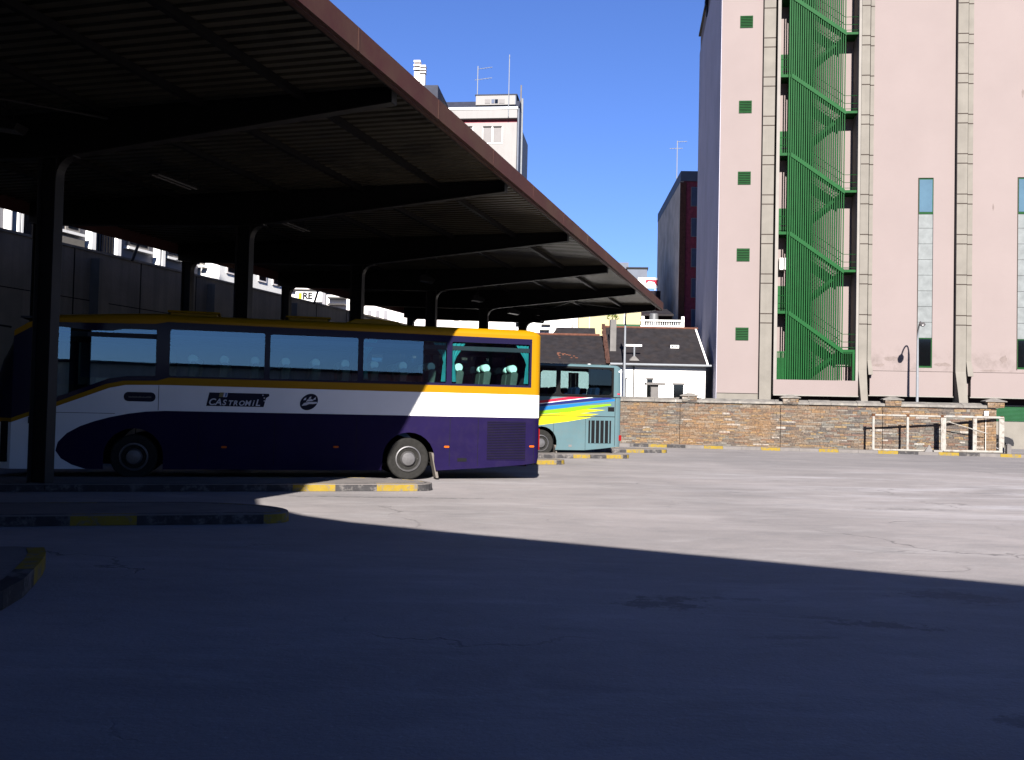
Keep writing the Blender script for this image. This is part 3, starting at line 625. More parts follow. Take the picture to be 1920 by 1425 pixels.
def curtain(x,sg,zt=3.18,zb=2.28,m='curtain'):
    b=MB();N=10
    for i in range(N):
        f0=i/N
    pr=[(0,.30),(.15,.22),(.35,.10),(.5,.05),(.6,.07),(1,.10)]
    v=[];
    for (f,wd) in pr:
        z=zt+(zb-zt)*f
        for k in range(9):
            u=k/8;v.append((x+sg*wd*u,.055+.012*math.sin(u*19),z))
    fs=[]
    for i in range(len(pr)-1):
        for k in range(8): fs.append((i*9+k,i*9+k+1,(i+1)*9+k+1,(i+1)*9+k))
    b.add(v,fs);b.build('curtain',m,B1,recalc=False,smooth=True)
curtain(.98,1);curtain(.82,-1);curtain(2.82,-1);curtain(-1.07,1)
wheel(B1,0,.08);wheel(B1,-5.91,.08);wheel(B1,0,2.14);wheel(B1,-5.91,2.14)
b=MB();b.poly([(.54,.62),(.62,.62),(.72,.04),(.66,.04)],(),.06,.42);b.build('mud_flap','flap',B1)
louvre(B1,1.84,2.77,.47,1.38,0,24,'navy')
for x,z in ((.88,.77),(2.93,.80),(-4.06,.71),(-1.65,.74)):
    b=MB();b.poly(rrect(x-.06,x+.06,z-.022,z+.022,.02,3),(),-.012,.0);b.build('side_marker','orange',B1)
b=MB();b.box(1.14,1.36,-.006,.0,.43,.51);b.build('badge_plate','blackpl',B1)
b=MB()
for i in range(5): b.box(2.56,2.82,-.003,0,1.60+i*.028,1.60+i*.028+.008)
b.build('notice_decal','decalg',B1)
# logos
b=MB();b.poly([(-4.46,1.60),(-3.25,1.60),(-3.20,1.80),(-3.13,1.845),(-3.14,1.895),(-4.40,1.895)],(),-.004,0);lg=b.build('logo_decal','decal',B1)
b=MB();b.poly([(-4.20,1.80),(-4.12,1.80),(-4.10,1.90),(-4.18,1.90)],(),-.007,-.004);b.build('cream_mark','decaly',lg)
b=MB();b.poly([(-4.115,1.80),(-4.03,1.80),(-4.01,1.90),(-4.095,1.90)],(),-.007,-.004,'decalw');b.poly([(-4.075,1.81),(-4.045,1.81),(-4.03,1.89),(-4.06,1.89)],(),-.009,-.007,'bl2');b.build('white_mark',None,lg)
for bd,x,sz in (('C',-4.42,.20),('A',-4.28,.20),('S',-4.13,.17),('T',-4.01,.15),('R',-3.90,.15),('O',-3.785,.15),('M',-3.66,.165),('i',-3.50,.18),('L',-3.43,.20)):
    text('letter',bd,sz,'decalw',lg,(x,-.008,1.625),shear=.25,off=.004,sx=1.0)
b=MB()
for (cx,cz,r_) in ((-3.27,1.86,.022),(-3.24,1.80,.022),(-3.27,1.79,.0),(-3.235,1.735,.024)):
    if r_: b.poly([(cx+(r_ if k%2==0 else r_*.5)*math.sin(math.pi*k/5),cz+(r_ if k%2==0 else r_*.5)*math.cos(math.pi*k/5)) for k in range(10)],(),-.007,-.004)
b.build('stars','decalw',lg)
el=[]
for k in range(28):
    q=2*math.pi*k/28;u,v=.215*math.cos(q),.165*math.sin(q);a=R(38);el.append((-2.27+u*math.cos(a)-v*math.sin(a),1.735+u*math.sin(a)+v*math.cos(a)))
b=MB();b.poly(el,(),-.004,0);rl=b.build('round_decal','decal',B1)
b=MB()
for (cx,cz) in ((-2.36,1.80),(-2.25,1.83),(-2.15,1.81)):
    b.poly([(cx-.035,cz-.03),(cx+.02,cz-.02),(cx+.03,cz+.035),(cx-.01,cz+.012)],(),-.007,-.004)
b.poly([(-2.34,1.735),(-2.30,1.79),(-2.22,1.80),(-2.17,1.78),(-2.2,1.755),(-2.28,1.75)],(),-.007,-.004)
b.poly([(-2.43,1.645),(-2.38,1.71),(-2.28,1.735),(-2.10,1.74),(-2.09,1.705),(-2.18,1.69),(-2.26,1.69),(-2.33,1.66)],(),-.007,-.004)
b.build('brush_mark','decalw',rl)
b=MB();b.poly(rrect(-6.14,-5.50,1.665,1.865,.095,6),(),-.004,0);pd=b.build('pill_decal','decal',B1)
b=MB()
random.seed(3);x=-6.04
while x<-5.60:
    wl=random.uniform(.018,.034);h=random.uniform(.02,.035);b.box(x,x+wl*.75,-.007,-.004,1.745,1.745+h);x+=wl
b.build('small_lettering','decalg',pd)
b=MB();b.box(-7.98,-7.72,-.02,0,1.16,1.30);b.build('door_recess','blackpl',B1)
# roof units
for x0,x1,y0,y1,zt in ((-5.3,-4.3,.55,1.95,3.68),(-2.75,-1.85,.6,1.9,3.68)):
    b=MB();b.box(x0,x1,y0,y1,3.56,zt);b.box(x0-.06,x1+.06,y0-.05,y1+.05,zt-.03,zt-.002+.02);b.build('roof_hatch','yellow',B1,bev=.02)
b=MB();b.poly([(-1.55,3.55),(-.1,3.55),(-.25,3.66),(-.8,3.70),(-1.25,3.68)],(),.45,2.05);b.build('air_conditioner','yellow',B1,bev=.05)
b=MB();b.poly([(-7.35,3.2),(-6.95,3.26),(-6.5,3.27),(-6.0,3.25),(-6.4,3.17),(-6.9,3.15)],(),-.02,0);b.build('sun_visor','surround',B1)
b=MB();b.tube([(-8.35,-.02,3.15),(-8.75,-.22,3.2),(-8.95,-.26,2.9)],.025,6);b.box(-9.02,-8.9,-.36,-.12,2.3,2.9);b.build('mirror','blackpl',B1,bev=.02)
# ---------------------------------------------------------------- far bus
p=gnd(1015,856.5)
B2=thing('tour_bus','pale blue bus with rainbow stripes behind the yellow tailed coach','bus',(float(p[0]),float(p[1]),0),R(15))
low=[(-8.6,.25),(-6.4,.25)]+arc(-5.9,.48,.56,205,-25,14)[1:-1]+[(-5.4,.25),(-.56,.25)]+arc(-.02,.5,.58,205,-25,14)[1:-1]+[(.5,.25),(1.6,.25),(2.14,.30),(2.82,.38),(2.82,2.17),(-8.6,2.17)]
low=list(reversed(low))
up=[(-8.6,2.17),(2.68,2.17),(2.68,3.24),(-8.6,3.24)]
w2=[rrect(a,b_,2.24,3.16,.12,5) for a,b_ in ((.66,2.60),(-1.45,.50),(-3.55,-1.6),(-5.65,-3.7),(-7.75,-5.8))]
for yo in (0,2.47):
    b=MB();b.poly(low,(),yo,yo+.03);b.build('side_panel','teal2',B2)
    b=MB();b.poly(up,w2,yo,yo+.03);b.build('window_surround','blackpl',B2)
    b=MB();b.box(2.68,2.82,yo,yo+.03,2.172,3.24);b.build('side_panel','teal2',B2)
    for wv in w2:
        b=MB();b.add([(x,yo+.015,z) for x,z in wv],[tuple(range(len(wv)))]);b.build('window','glassC',B2,recalc=False)
for wv in w2[:2]:
    xs_=[q[0] for q in wv];c=((min(xs_)+max(xs_))/2,2.7)
    o2=[(c[0]+(x-c[0])*1.035,c[1]+(z-c[1])*1.07) for x,z in wv];i2=[(c[0]+(x-c[0])*1.01,c[1]+(z-c[1])*1.02) for x,z in wv]
    b=MB();b.poly(o2,[i2],-.02,.0);b.build('window_seal','rubber',B2)
def stripe(pts,m,y=-.004): 
    b=MB();b.poly(pts,(),y,0);return b.build('stripe',m,B2)
stripe([(-1.2,1.80),(-.04,1.90),(1.80,2.15),(1.03,2.15),(-.04,1.99),(-1.2,1.9)],'red')
stripe([(-1.2,1.78),(-.04,1.87),(.6,1.97),(1.9,2.135),(1.83,2.148),(.5,1.985),(-.04,1.9),(-1.2,1.79)],'whs')
stripe([(-1.2,1.66),(-.03,1.79),(1.21,1.94),(2.7,2.11),(2.5,2.145),(1.95,2.13),(.6,1.96),(-.04,1.86),(-1.2,1.76)],'nv2')
stripe([(-1.2,1.52),(-.03,1.65),(.9,1.76),(1.9,1.93),(2.72,2.03),(2.72,2.10),(1.2,1.91),(-.03,1.77),(-1.2,1.65)],'bl2')
stripe([(-1.2,1.36),(-.03,1.52),(1.0,1.60),(1.8,1.75),(2.6,1.87),(2.55,1.93),(1.5,1.83),(.4,1.68),(-.03,1.63),(-1.2,1.5)],'gr2')
stripe([(-1.2,1.474),(2.0,1.474),(1.75,1.50),(2.15,1.55),(1.4,1.56),(2.38,1.70),(1.66,1.72),(.6,1.56),(-.03,1.50),(-1.2,1.48)],'yl2')
stripe([(-1.2,.95),(-.02,1.13),(1.0,1.27),(1.85,1.425),(1.2,1.45),(-1.2,1.45)],'yl2')
b=MB();b.box(-8.5,2.74,-.006,0,1.452,1.472);b.box(2.735,2.75,-.006,0,.42,2.14);b.box(-8.6,2.82,-.01,0,2.145,2.175);b.box(1.62,1.63,-.003,0,.25,1.44);b.box(.42,.43,-.003,0,.3,1.44);b.build('trim_line','blackpl',B2)
louvre(B2,1.74,2.60,.50,1.32,0,5,'teal2','engine_grille',vert=True)
b=MB();b.box(2.47,2.71,-.006,0,1.65,1.81);b.build('air_vent','blackpl',B2)
b=MB();b.box(1.0,1.12,-.006,0,.36,.44);b.build('fuel_flap','decalg',B2)
# rear of far bus
plan=[(2.82,0),(2.90,.015),(2.96,.05),(2.99,.10),(3.0,.18),(3.0,2.32),(2.99,2.4),(2.96,2.45),(2.90,2.485),(2.82,2.5)]
rows=[(.38,-.02,'teal2'),(.6,0,'teal2'),(2.145,0,'blackpl'),(2.17,0,'teal2'),(2.26,0,'red'),(2.31,0,'teal2'),(3.24,-.02,'teal2')]
q=MB();n=len(plan)
for z,dx,_ in rows:
    for x,yy in plan: q.v.append((x+(dx if x>2.85 else 0),yy,z))
for i in range(len(rows)-1):
    for k in range(n-1): q.f.append([i*n+k,i*n+k+1,(i+1)*n+k+1,(i+1)*n+k]);q.mi.append(q._m(rows[i][2]))
q.build('rear_panel',None,B2,smooth=True)
xs=[-8.6,-5,-2,1,2.5,2.7,2.82,2.9,2.96,3.0];hs=[.1,.1,.1,.1,.1,.095,.085,.06,.03,0]
rb=MB()
for x,h in zip(xs,hs):
    ins=0 if x<2.85 else .18*((x-2.85)/.15)**2
    for yy,hh in prof: rb.v.append((x-(.02 if x>2.85 else 0),ins+yy*(2.5-2*ins)/2.5,3.24+hh*h))
n=len(prof)
for i in range(len(xs)-1):
    for k in range(n-1): rb.f.append([i*n+k,i*n+k+1,(i+1)*n+k+1,(i+1)*n+k]);rb.mi.append(0)
rb.build('roof','teal2',B2,smooth=True)
b=MB();b.box(-8.62,-8.6,0,2.5,.3,3.3);b.build('front_panel','teal2',B2)
b=MB();b.box(2.9,3.01,.02,.14,.60,.80);b.build('tail_light','redlens',B2)
b=MB();b.box(2.86,2.985,.0,.06,3.07,3.13);b.build('marker_lamp','whs',B2)
b=MB();b.box(-8.5,2.8,.5,2.0,.3,.36);b.box(-8.5,-6.6,.04,2.46,.36,1.2);b.box(-5.2,-.75,.04,2.46,.36,1.2);b.box(.75,2.78,.04,2.46,.36,1.2);b.box(-8.5,2.8,.04,2.46,1.2,1.25);b.build('underbody','underbody',B2)
b=MB();b.box(-8.5,2.8,.035,.05,1.3,2.15);b.box(-8.5,2.8,2.45,2.465,1.3,2.15);b.box(2.78,2.8,.04,2.46,1.25,2.4);b.box(-8.5,2.8,.04,2.46,3.2,3.23);b.build('interior_lining','interior',B2)
K['seatb']=M('blue_seat_cloth',(.04,.09,.22),.9,var=.2,scale=10)
seat_set(B2,[2.0-.75*i for i in range(6)],(.1,.58,1.48,1.96),1.25,2.5,False,'seatb')
b=MB()
for x in (1.75,1.85,1.95,2.05): b.box(x,x+.09,2.38+.02*math.sin(x*30),2.42,2.3,3.1)
b.build('curtain','bluepanel',B2)
b=MB();b.tube([(1.9,.5,3.33),(1.9,.5,3.37)],[.09,.05],10);b.build('roof_vent','whs',B2)
wheel(B2,-.02,.08);wheel(B2,-5.9,.08);wheel(B2,-.02,2.14);wheel(B2,-5.9,2.14)
b=MB();b.poly([(.50,.42),(.56,.42),(.62,.06),(.58,.06)],(),.08,.4);b.build('mud_flap','flap',B2)
# ================================================================ RETAINING WALL behind the bays
wa=math.pi/2-AL   # heading of the canopy axis
rw=thing('retaining_wall','tall old stained concrete wall behind the parked buses','wall',sn(36,-22),wa)
b=MB();b.box(-52,34,0,.45,0,6.52);b.build('wall_face','wallold',rw)
b=MB();b.box(-52,34,-.05,.5,6.52,6.6);b.build('coping','wallold',rw)
b=MB()
for i in range(26):
    x=-50+i*3.3
    b.box(x-.02,x+.02,-.012,0,0,6.52)
b.box(-52,34,-.008,0,4.9,4.93);b.build('wall_joints','dark',rw)
for i in range(13):
    x=-50+i*6.6+1.0;b=MB();b.box(x-.25,x+.25,-.35,-.002,0,6.3);b.build('buttress','wallold',rw)
# ================================================================ STONE WALL
SW=Fr(5.45,47,-10.14)
sw=thing('stone_wall','low brown and ochre coursed slate boundary wall across the back of the yard','wall',(5.45,47,0),R(-10.14))
b=MB();b.box(-11,17.05,.04,.42,0,2.16);b.build('wall_core','kgry',sw)
random.seed(11);b=MB();z=.02
while z<2.14:
    h=random.choice((.05,.06,.07,.08,.09,.11));h=min(h,2.15-z)
    x=-10.98
    while x<17.02:
        l=random.uniform(.12,.55)*(1.2 if h>.07 else 1);x1=min(x+l,17.04);d=random.uniform(-.022,.012);zj=random.uniform(-.006,.006)
        g_=.0025
        b.hexa([(x+g_,d,z+g_+zj),(x1-g_,d+random.uniform(-.01,.01),z+g_),(x1-g_,.06,z+g_),(x+g_,.06,z+g_),(x+g_+.004,d,z+h-g_),(x1-g_-.003,d,z+h-g_+zj),(x1-g_,.06,z+h-g_),(x+g_,.06,z+h-g_)])
        x=x1
    z+=h
b.build('stonework','stone',sw,recalc=False)
b=MB();random.seed(5);x=-11.
while x<17.05:
    l=random.uniform(1.0,1.9);x1=min(x+l,17.1);dz=random.uniform(-.01,.012)
    b.hexa([(x+.006,-.10,2.165),(x1-.006,-.10,2.165),(x1-.006,.52,2.165),(x+.006,.52,2.165),(x+.006,-.085,2.27+dz),(x1-.006,-.085,2.27+dz),(x1-.006,.46,2.39+dz),(x+.006,.46,2.39+dz)]);x=x1
b.build('coping','conccap',sw)
for px in (1293,1482,1674,1866):
    x,_=SW.on(px,745)
    b=MB();random.seed(px)
    for zz in (2.20,2.27,2.34,2.40):
        xx=x-.36
        while xx<x+.36:
            l=random.uniform(.2,.5);x1=min(xx+l,x+.36);b.box(xx+.005,x1-.005,-.14+random.uniform(-.015,.01),.6,zz,zz+.062);xx=x1
    b.build('pier_stones','stone',sw,recalc=False)
    b=MB();b.box(x-.46,x+.46,-.2,.62,2.46,2.50)
    b.add([(x-.46,-.2,2.50),(x+.46,-.2,2.50),(x+.46,.62,2.50),(x-.46,.62,2.50),(x-.12,.15,2.62),(x+.12,.15,2.62),(x+.12,.3,2.62),(x-.12,.3,2.62)],[(0,1,5,4),(1,2,6,5),(2,3,7,6),(3,0,4,7),(4,5,6,7)])
    b.build('pier_cap','conccap',sw)
    b=MB();b.box(x-.45,x-.43,-.03,.0,.0,2.18);b.build('joint','dark',sw)
x,z=SW.on(1848,775);b=MB();b.box(x-.09,x+.09,-.12,-.02,z-.1,z+.1);b.box(x-.008,x+.008,-.04,-.02,.2,z-.1,);b.build('switch_box','shutter',sw)
# walk strip and kerb in front of the stone wall
b=MB();b.box(-9,18.5,-1.25,0.03,.0,.125,);o=b.build('pavement','slab',None,loc=(5.45,47,0),rz=R(-10.14));tag(o,kind='structure')
kb=MB();x=-9.;i=0;random.seed(2)
while x<17.3:
    l=.86;mt='kyel' if i%3==0 else random.choice(('kgry','kblk','kgry'));kb.box(x+.004,x+l-.004,-1.40,-1.252,.0,.14,mt);x+=l;i+=1
o=kb.build('kerb',None,None,loc=(5.45,47,0),rz=R(-10.14));tag(o,kind='structure')
# ================================================================ white frames leaning by the wall
def gate(name,a0,a1,y0,y1,H,r,posts,lab,brace=False):
    p0=SW.w(a0,y0);p1=SW.w(a1,y1);L=math.dist(p0[:2],p1[:2]);an=math.atan2(p1[1]-p0[1],p1[0]-p0[0])
    t=thing(name,lab,'metal frame',(p0[0],p0[1],.125),an,'white metal frames stood against the stone wall')
    for z,nm in ((r,'bottom_rail'),(H,'top_rail')):
        b=MB();b.tube([(0,0,z),(L,0,z)],r,8);b.build(nm,'framew',t)
    for f,rr2 in posts:
        b=MB();b.box(L*f-rr2,L*f+rr2,-.03,.03,r,H);b.build('post','framew',t)
    for f in [q[0] for q in posts]:
        b=MB();b.box(L*f-.07,L*f+.07,-.045,.045,H-.05,H+.07);b.build('rusty_joint','rust',t)
    if brace:
        b=MB();b.tube([(.15,-.02,H-.22),(L*.72,-.05,H*.55)],.022,6);b.build('brace','framew',t)
    return t
a0,_=SW.on(1638,800,-1.2);a1,_=SW.on(1766,800,-.75);a2,_=SW.on(1881,800,-.1)
gate('metal_frame',a0,a1,-1.15,-.75,1.62,.045,[(0,.05),(.5,.05),(1,.05)],'thin white metal frame, the left one of the pair by the stone wall')
gate('metal_frame',a1+.06,a2,-.75,-.15,1.62,.06,[(.01,.09),(.52,.09),(.965,.12)],'heavier white metal frame with a loose brace at the end of the stone wall',True)
x,z=SW.on(1890.5,845,-.5);p=SW.w(x,-.5)
t=thing('bollard','short grey concrete post beside the right end of the white frames','bollard',p);b=MB();b.box(-.10,.10,-.10,.10,0,.52);b.build('post','kgry',t,bev=.03);b=MB();b.add([(-.10,-.10,.522),(.10,-.10,.522),(.10,.10,.522),(-.10,.10,.522),(0,0,.58)],[(0,1,4),(1,2,4),(2,3,4),(3,0,4)]);b.build('top','kgry',t)
x,z=SW.on(1742,845,-1.0);p=SW.w(x,-1.0);b=MB();b.add([(-.22,-.05,0),(.2,-.08,0),(.24,.12,0),(-.18,.16,0),(.02,.02,.34),(.12,0,.15)],[(0,1,5,4),(1,2,5),(2,3,4,5),(3,0,4)]);o=b.build('rag',"decalg",None,loc=(p[0],p[1],.126));tag(o,'crumpled white rag on the kerb inside the left white frame','rag')
x,z=SW.on(1757,850,-1.0);p=SW.w(x,-1.05);b=MB();b.box(-.2,.2,-.1,.1,0,.09);o=b.build('stone_block','conclt',None,loc=(p[0],p[1],.126),bev=.02);tag(o,'small pale block lying at the foot of the white frames','block')
# ================================================================ PINK BUILDING
q=atY(1343,745,56);PB=Fr(float(q[0]),56,-6.8);TOP=31.
pb=thing('pink_building','tall blank pink building with concrete pilasters and a green stair shaft','building',(float(q[0]),56,0),R(-6.8))
def bx(nm,mt,x0,x1,y0,y1,z0,z1,par=None,**k):
    b=MB();b.box(x0,x1,y0,y1,z0,z1);return b.build(nm,mt,par if par is not None else pb,**k)
PT=TOP
bx('wall_panel','pink',0,2.36,0,1.2,2.86,PT);bx('plinth','conc',.02,2.42,.06,1.2,0,2.855)
b=MB();b.box(8.62,13.16,0,.35,2.9,4.28);b.box(14.14,19.3,0,.35,2.9,4.28);b.box(20.3,26,0,.35,2.9,4.28);b.build('lower_wall_panel','pink',pb)
def panel_with_window(x0,x1,wx0,wx1):
    b=MB();b.poly([(x0,4.3),(x1,4.3),(x1,PT),(x0,PT)],[[(wx0,4.5),(wx1,4.5),(wx1,15.4),(wx0,15.4)]],-.02,.35);b.build('wall_panel','pinkst',pb)
    f=bx('window','greend',wx0,wx1,.02,.10,4.5,6.2)
    bx('pane','blackglass',wx0+.05,wx1-.06,.0,.02,4.62,6.15,f)
    f=bx('window','greend',wx0,wx1,.02,.10,13.32,15.36)
    bx('pane','skyglass',wx0+.04,wx1-.05,.0,.02,13.44,15.3,f)
    b=MB();z=6.22
    while z<13.3: b.box(wx0+.01,wx1-.01,.04+random.uniform(0,.01),.12,z,min(z+.88,13.3));z+=.9
    b.build('marble_panels','marble',pb)
    bx('window_reveal','joint',wx0-.05,wx0-.003,-.025,.0,4.45,15.4)
random.seed(4)
panel_with_window(8.62,13.16,11.22,12.02);panel_with_window(14.14,19.3,16.62,17.45);panel_with_window(20.3,26,22,22.8)
bx('rear_mass','pink',8.6,26,.36,17.9,3.0,PT-.1)
# pilasters
def pilaster(x0,x1,strip,foot):
    f=MB();f.box(x0,x1,-.28,.34,4.3,PT,'conc')
    if foot:
        f.hexa([(x0+.05,-.85,2.4),(x1-.05,-.85,2.4),(x1-.05,.3,2.4),(x0+.05,.3,2.4),(x0,-.28,4.3),(x1,-.28,4.3),(x1,.3,4.3),(x0,.3,4.3)],'conc')
        f.box(x0+.05,x1-.05,-.85,.3,0,2.4,'conc')
    else: f.box(x0,x1,-.28,.34,0,4.3,'conc')
    if strip:
        g=MB();g.box(strip[0],strip[1],-.12,.34,4.55,PT);g.hexa([(strip[0]+.02,-.35,4.05),(strip[1]+.06,-.35,4.05),(strip[1]+.06,.3,4.05),(strip[0]+.02,.3,4.05),(strip[0],-.12,4.9),(strip[1],-.12,4.9),(strip[1],.3,4.9),(strip[0],.3,4.9)]);g.build('side_strip','conc',pb)
    j=f
    zs=[21.04+2.305*k for k in range(-7,5)]
    for z in zs:
        for dz in (-.27,.27):
            if z+dz<5.2 or z+dz>PT: continue
            j.box(x0+.005,x1-.0,-.286,-.279,z+dz-.028,z+dz+.028,'joint')
            if strip: j.box(strip[0],strip[1],-.126,-.119,z+dz-.028,z+dz+.028,'joint')
    f.build('pilaster',None,pb)
pilaster(2.40,3.06,None,False)
pilaster(7.92,8.38,(8.45,8.66),True)
pilaster(13.22,13.78,(13.85,14.12),True)
pilaster(19.4,20.0,(20.02,20.25),True)
bx('dark_joint','dark',13.165,13.215,.1,.34,2.9,PT);bx('dark_joint','dark',13.785,13.845,.0,.34,4.3,PT);bx('dark_joint','dark',8.385,8.445,.0,.34,4.3,PT);bx('dark_joint','dark',3.06,3.18,.2,1.0,2.4,PT)
bx('edge_fin','conclt',3.18,3.36,-.30,1.1,2.84,PT)
bx('edge_fin','conclt',7.76,7.90,-.30,1.1,2.84,PT)
# stair recess
bx('recess_wall','pink',3.36,7.76,1.1,1.9,3.7,PT)
bx('recess_backing','pink',0.02,8.6,1.92,17.9,3.0,PT-.1)
bx('base_slab','pink',3.19,7.9,-.32,1.1,2.83,3.68)
bx('slab_edge','conclt',3.19,7.92,-.34,1.1,2.76,2.828)
bx('slab_edge','conclt',8.55,13.2,-.02,.4,2.84,2.898);bx('slab_edge','conclt',14.1,19.35,-.02,.4,2.84,2.898)
bx('set_back_wall','darkpl',2.45,8.6,1.3,1.6,0,2.755)
bx('ground_floor_wall','conc',8.5,26,.85,1.2,0,1.56);bx('green_shutter','greenf',8.5,26,.80,1.2,1.565,2.42);bx('sill_line','conclt',8.5,26,.76,1.2,2.424,2.47);bx('overhang_shade_strip','darkpl',8.5,26,.9,1.2,2.475,2.835)  # top dark strip: the overhang's shadow put into the colour
b=MB()
z=1.6
while z<2.4: b.box(8.5,26,.785,.80,z,z+.03);z+=.075
b.build('shutter_ribs','greend',pb)
st=None
# landings, flights, doors, rails
zl=[7.61+4.61*k for k in range(0,6)];zr_=[5.41+4.61*k for k in range(0,6)]
def flight(xa,za,xb,zb,y0,y1):
    b=MB();dz=.17
    if y0<0: b.hexa([(xa,-.31,za-.20),(xb,-.31,zb-.20),(xb,-.27,zb-.20),(xa,-.27,za-.20),(xa,-.31,za+.06),(xb,-.31,zb+.06),(xb,-.27,zb+.06),(xa,-.27,za+.06)])
    for y in (y0,y1-.06):
        b.hexa([(xa,y,za-.17),(xb,y,zb-.17),(xb,y+.06,zb-.17),(xa,y+.06,za-.17),(xa,y,za+.06),(xb,y,zb+.06),(xb,y+.06,zb+.06),(xa,y+.06,za+.06)])
    n=13
    for i in range(n):
        f=(i+.5)/n;x=xa+(xb-xa)*f;z=za+(zb-za)*f;b.box(x-.13,x+.13,y0+.06,y1-.06,z-.02,z+.02)
    b.build('stair_flight','green',pb)
    r=MB()
    for h in (.5,.95): r.tube([(xa,y0+.02,za+h),(xb,y0+.02,zb+h)],.018,5)
    for i in range(7):
        f=i/6;x=xa+(xb-xa)*f;z=za+(zb-za)*f;r.tube([(x,y0+.02,z),(x,y0+.02,z+.95)],.014,5)
    r.build('stair_rail','greend',pb)
for z in zl:
    if z>PT: continue
    bx('landing','green',3.30,4.15,-.12,1.0,z-.10,z+.06)
    b=MB()
    for h in (.5,.95): b.tube([(3.28,-.1,z+h),(4.1,-.1,z+h)],.018,5)
    b.build('landing_rail','greend',pb)
    f=bx('door','green',3.42,4.45,1.02,1.09,z+.07,z+1.65);
    b=MB()
    for k in range(5): b.box(3.72+k*.13,3.76+k*.13,1.0,1.019,z+.1,z+1.6)
    b.box(3.66,4.3,1.0,1.019,z+.6,z+.65);b.build('grille','blackpl',f)
for z in zr_:
    if z>PT: continue
    bx('landing','green',6.95,7.76,-.12,1.0,z-.08,z+.06)
    b=MB()
    for h in (.5,.95,.18): b.tube([(7.0,-.1,z+h),(7.78,-.1,z+h)],.016,5)
    b.build('landing_rail','greend',pb)
for k in range(6):
    z=zl[k]
    if z+2.3<PT+2: flight(4.0,z,7.05,zr_[k],-.06,.42)      # down to the right landing, front flight
    if k<5: flight(7.05,zr_[k+1],4.1,zl[k],.56,1.0)
flight(7.05,zr_[0],4.9,3.75,.56,1.0)
flight(4.0,zl[5]+4.61,7.05,zr_[5]+4.61,-.06,.42)
b=MB();x=3.88;i=0
while x<7.09:
    hw=.036-.014*(x-3.88)/3.2;b.box(x-hw,x+hw,-.26,-.17,3.69,PT-.1);x+=.125
b.build('bar_screen','green',pb)
b=MB();x=3.94
while x<7.05:
    hw=.032-.016*(x-3.9)/3.1;b.box(x-hw,x+hw,.46,.52,3.69,PT-.1);x+=.125
b.build('inner_screen','green',pb)
b=MB()
x=3.38
while x<3.86: b.box(x,x+.04,-.2,-.14,3.7,5.3);x+=.075
b.box(3.36,3.88,-.205,-.135,5.25,5.31);b.box(3.4,3.86,-.12,-.10,3.7,4.95)
x=7.1
while x<7.74: b.box(x,x+.025,-.2,-.16,4.5,5.25);x+=.10
b.box(7.6,7.72,-.22,-.15,3.7,5.35);b.box(7.08,7.76,-.2,-.16,5.25,5.30)
b.build('base_gate','green',pb)
# louvred vents
z0s=[(25.03,24.38),(19.99,19.32),(15.8,15.1),(11.28,10.59),(6.65,5.97)]
for zt,zb in z0s:
    v=bx('vent','dark',1.07,1.75,-.02,.0,zb,zt)
    b=MB();b.box(1.04,1.78,-.04,-.021,zb-.03,zb);b.box(1.04,1.78,-.04,-.021,zt,zt+.03);b.box(1.04,1.07,-.04,-.021,zb,zt);b.box(1.75,1.78,-.04,-.021,zb,zt)
    for i in range(7):
        z=zb+(zt-zb)*(i+.5)/7;b.hexa([(1.07,-.045,z-.03),(1.75,-.045,z-.03),(1.75,-.021,z+.01),(1.07,-.021,z+.01),(1.07,-.045,z-.02),(1.75,-.045,z-.02),(1.75,-.021,z+.03),(1.07,-.021,z+.03)])
    b.build('louvre','greend',v)
# grime patches with a shape of their own
def patch(cx,cz,w_,h_,sd,y=-.0235):
    random.seed(sd);n=16;pts=[(cx+w_*math.cos(2*math.pi*k/n)*random.uniform(.65,1.15),cz+h_*math.sin(2*math.pi*k/n)*random.uniform(.55,1.2)) for k in range(n)]
    b=MB();b.poly(pts,(),y,-.0205);b.build('bare_patch','grime',pb)
patch(9.1,4.62,.35,.10,1);patch(12.6,4.7,.5,.12,3);patch(9.9,5.0,.6,.14,9)
patch(15.9,5.05,.22,.24,4);patch(15.2,4.4,.6,.05,6);
x,z=PB.on(1862,388);patch(x,z,.06,.22,8);x,z=PB.on(1918,175);patch(x,z,.08,.25,10)
# air conditioner unit in the recess
b=MB();x,z=PB.on(1468,497,.5);b.box(x-.2,x+.2,.45,.95,z-.28,z+.42);b.build('condenser_unit','shutter',pb,bev=.03)
# side wall and roof edge
bx('side_wall','sidewall',-.03,-.002,0.02,18,0,29.6)
b=MB();b.box(-.14,8.6,0.9,18,PT-.095,PT);b.build('roof_slab','conc',pb)
b=MB();b.tube([(.1,11,29.6),(.1,11,30.3)],.22,8);b.box(-.2,.6,10.7,11.5,30.3,30.9);b.build('roof_vent','steel',pb)
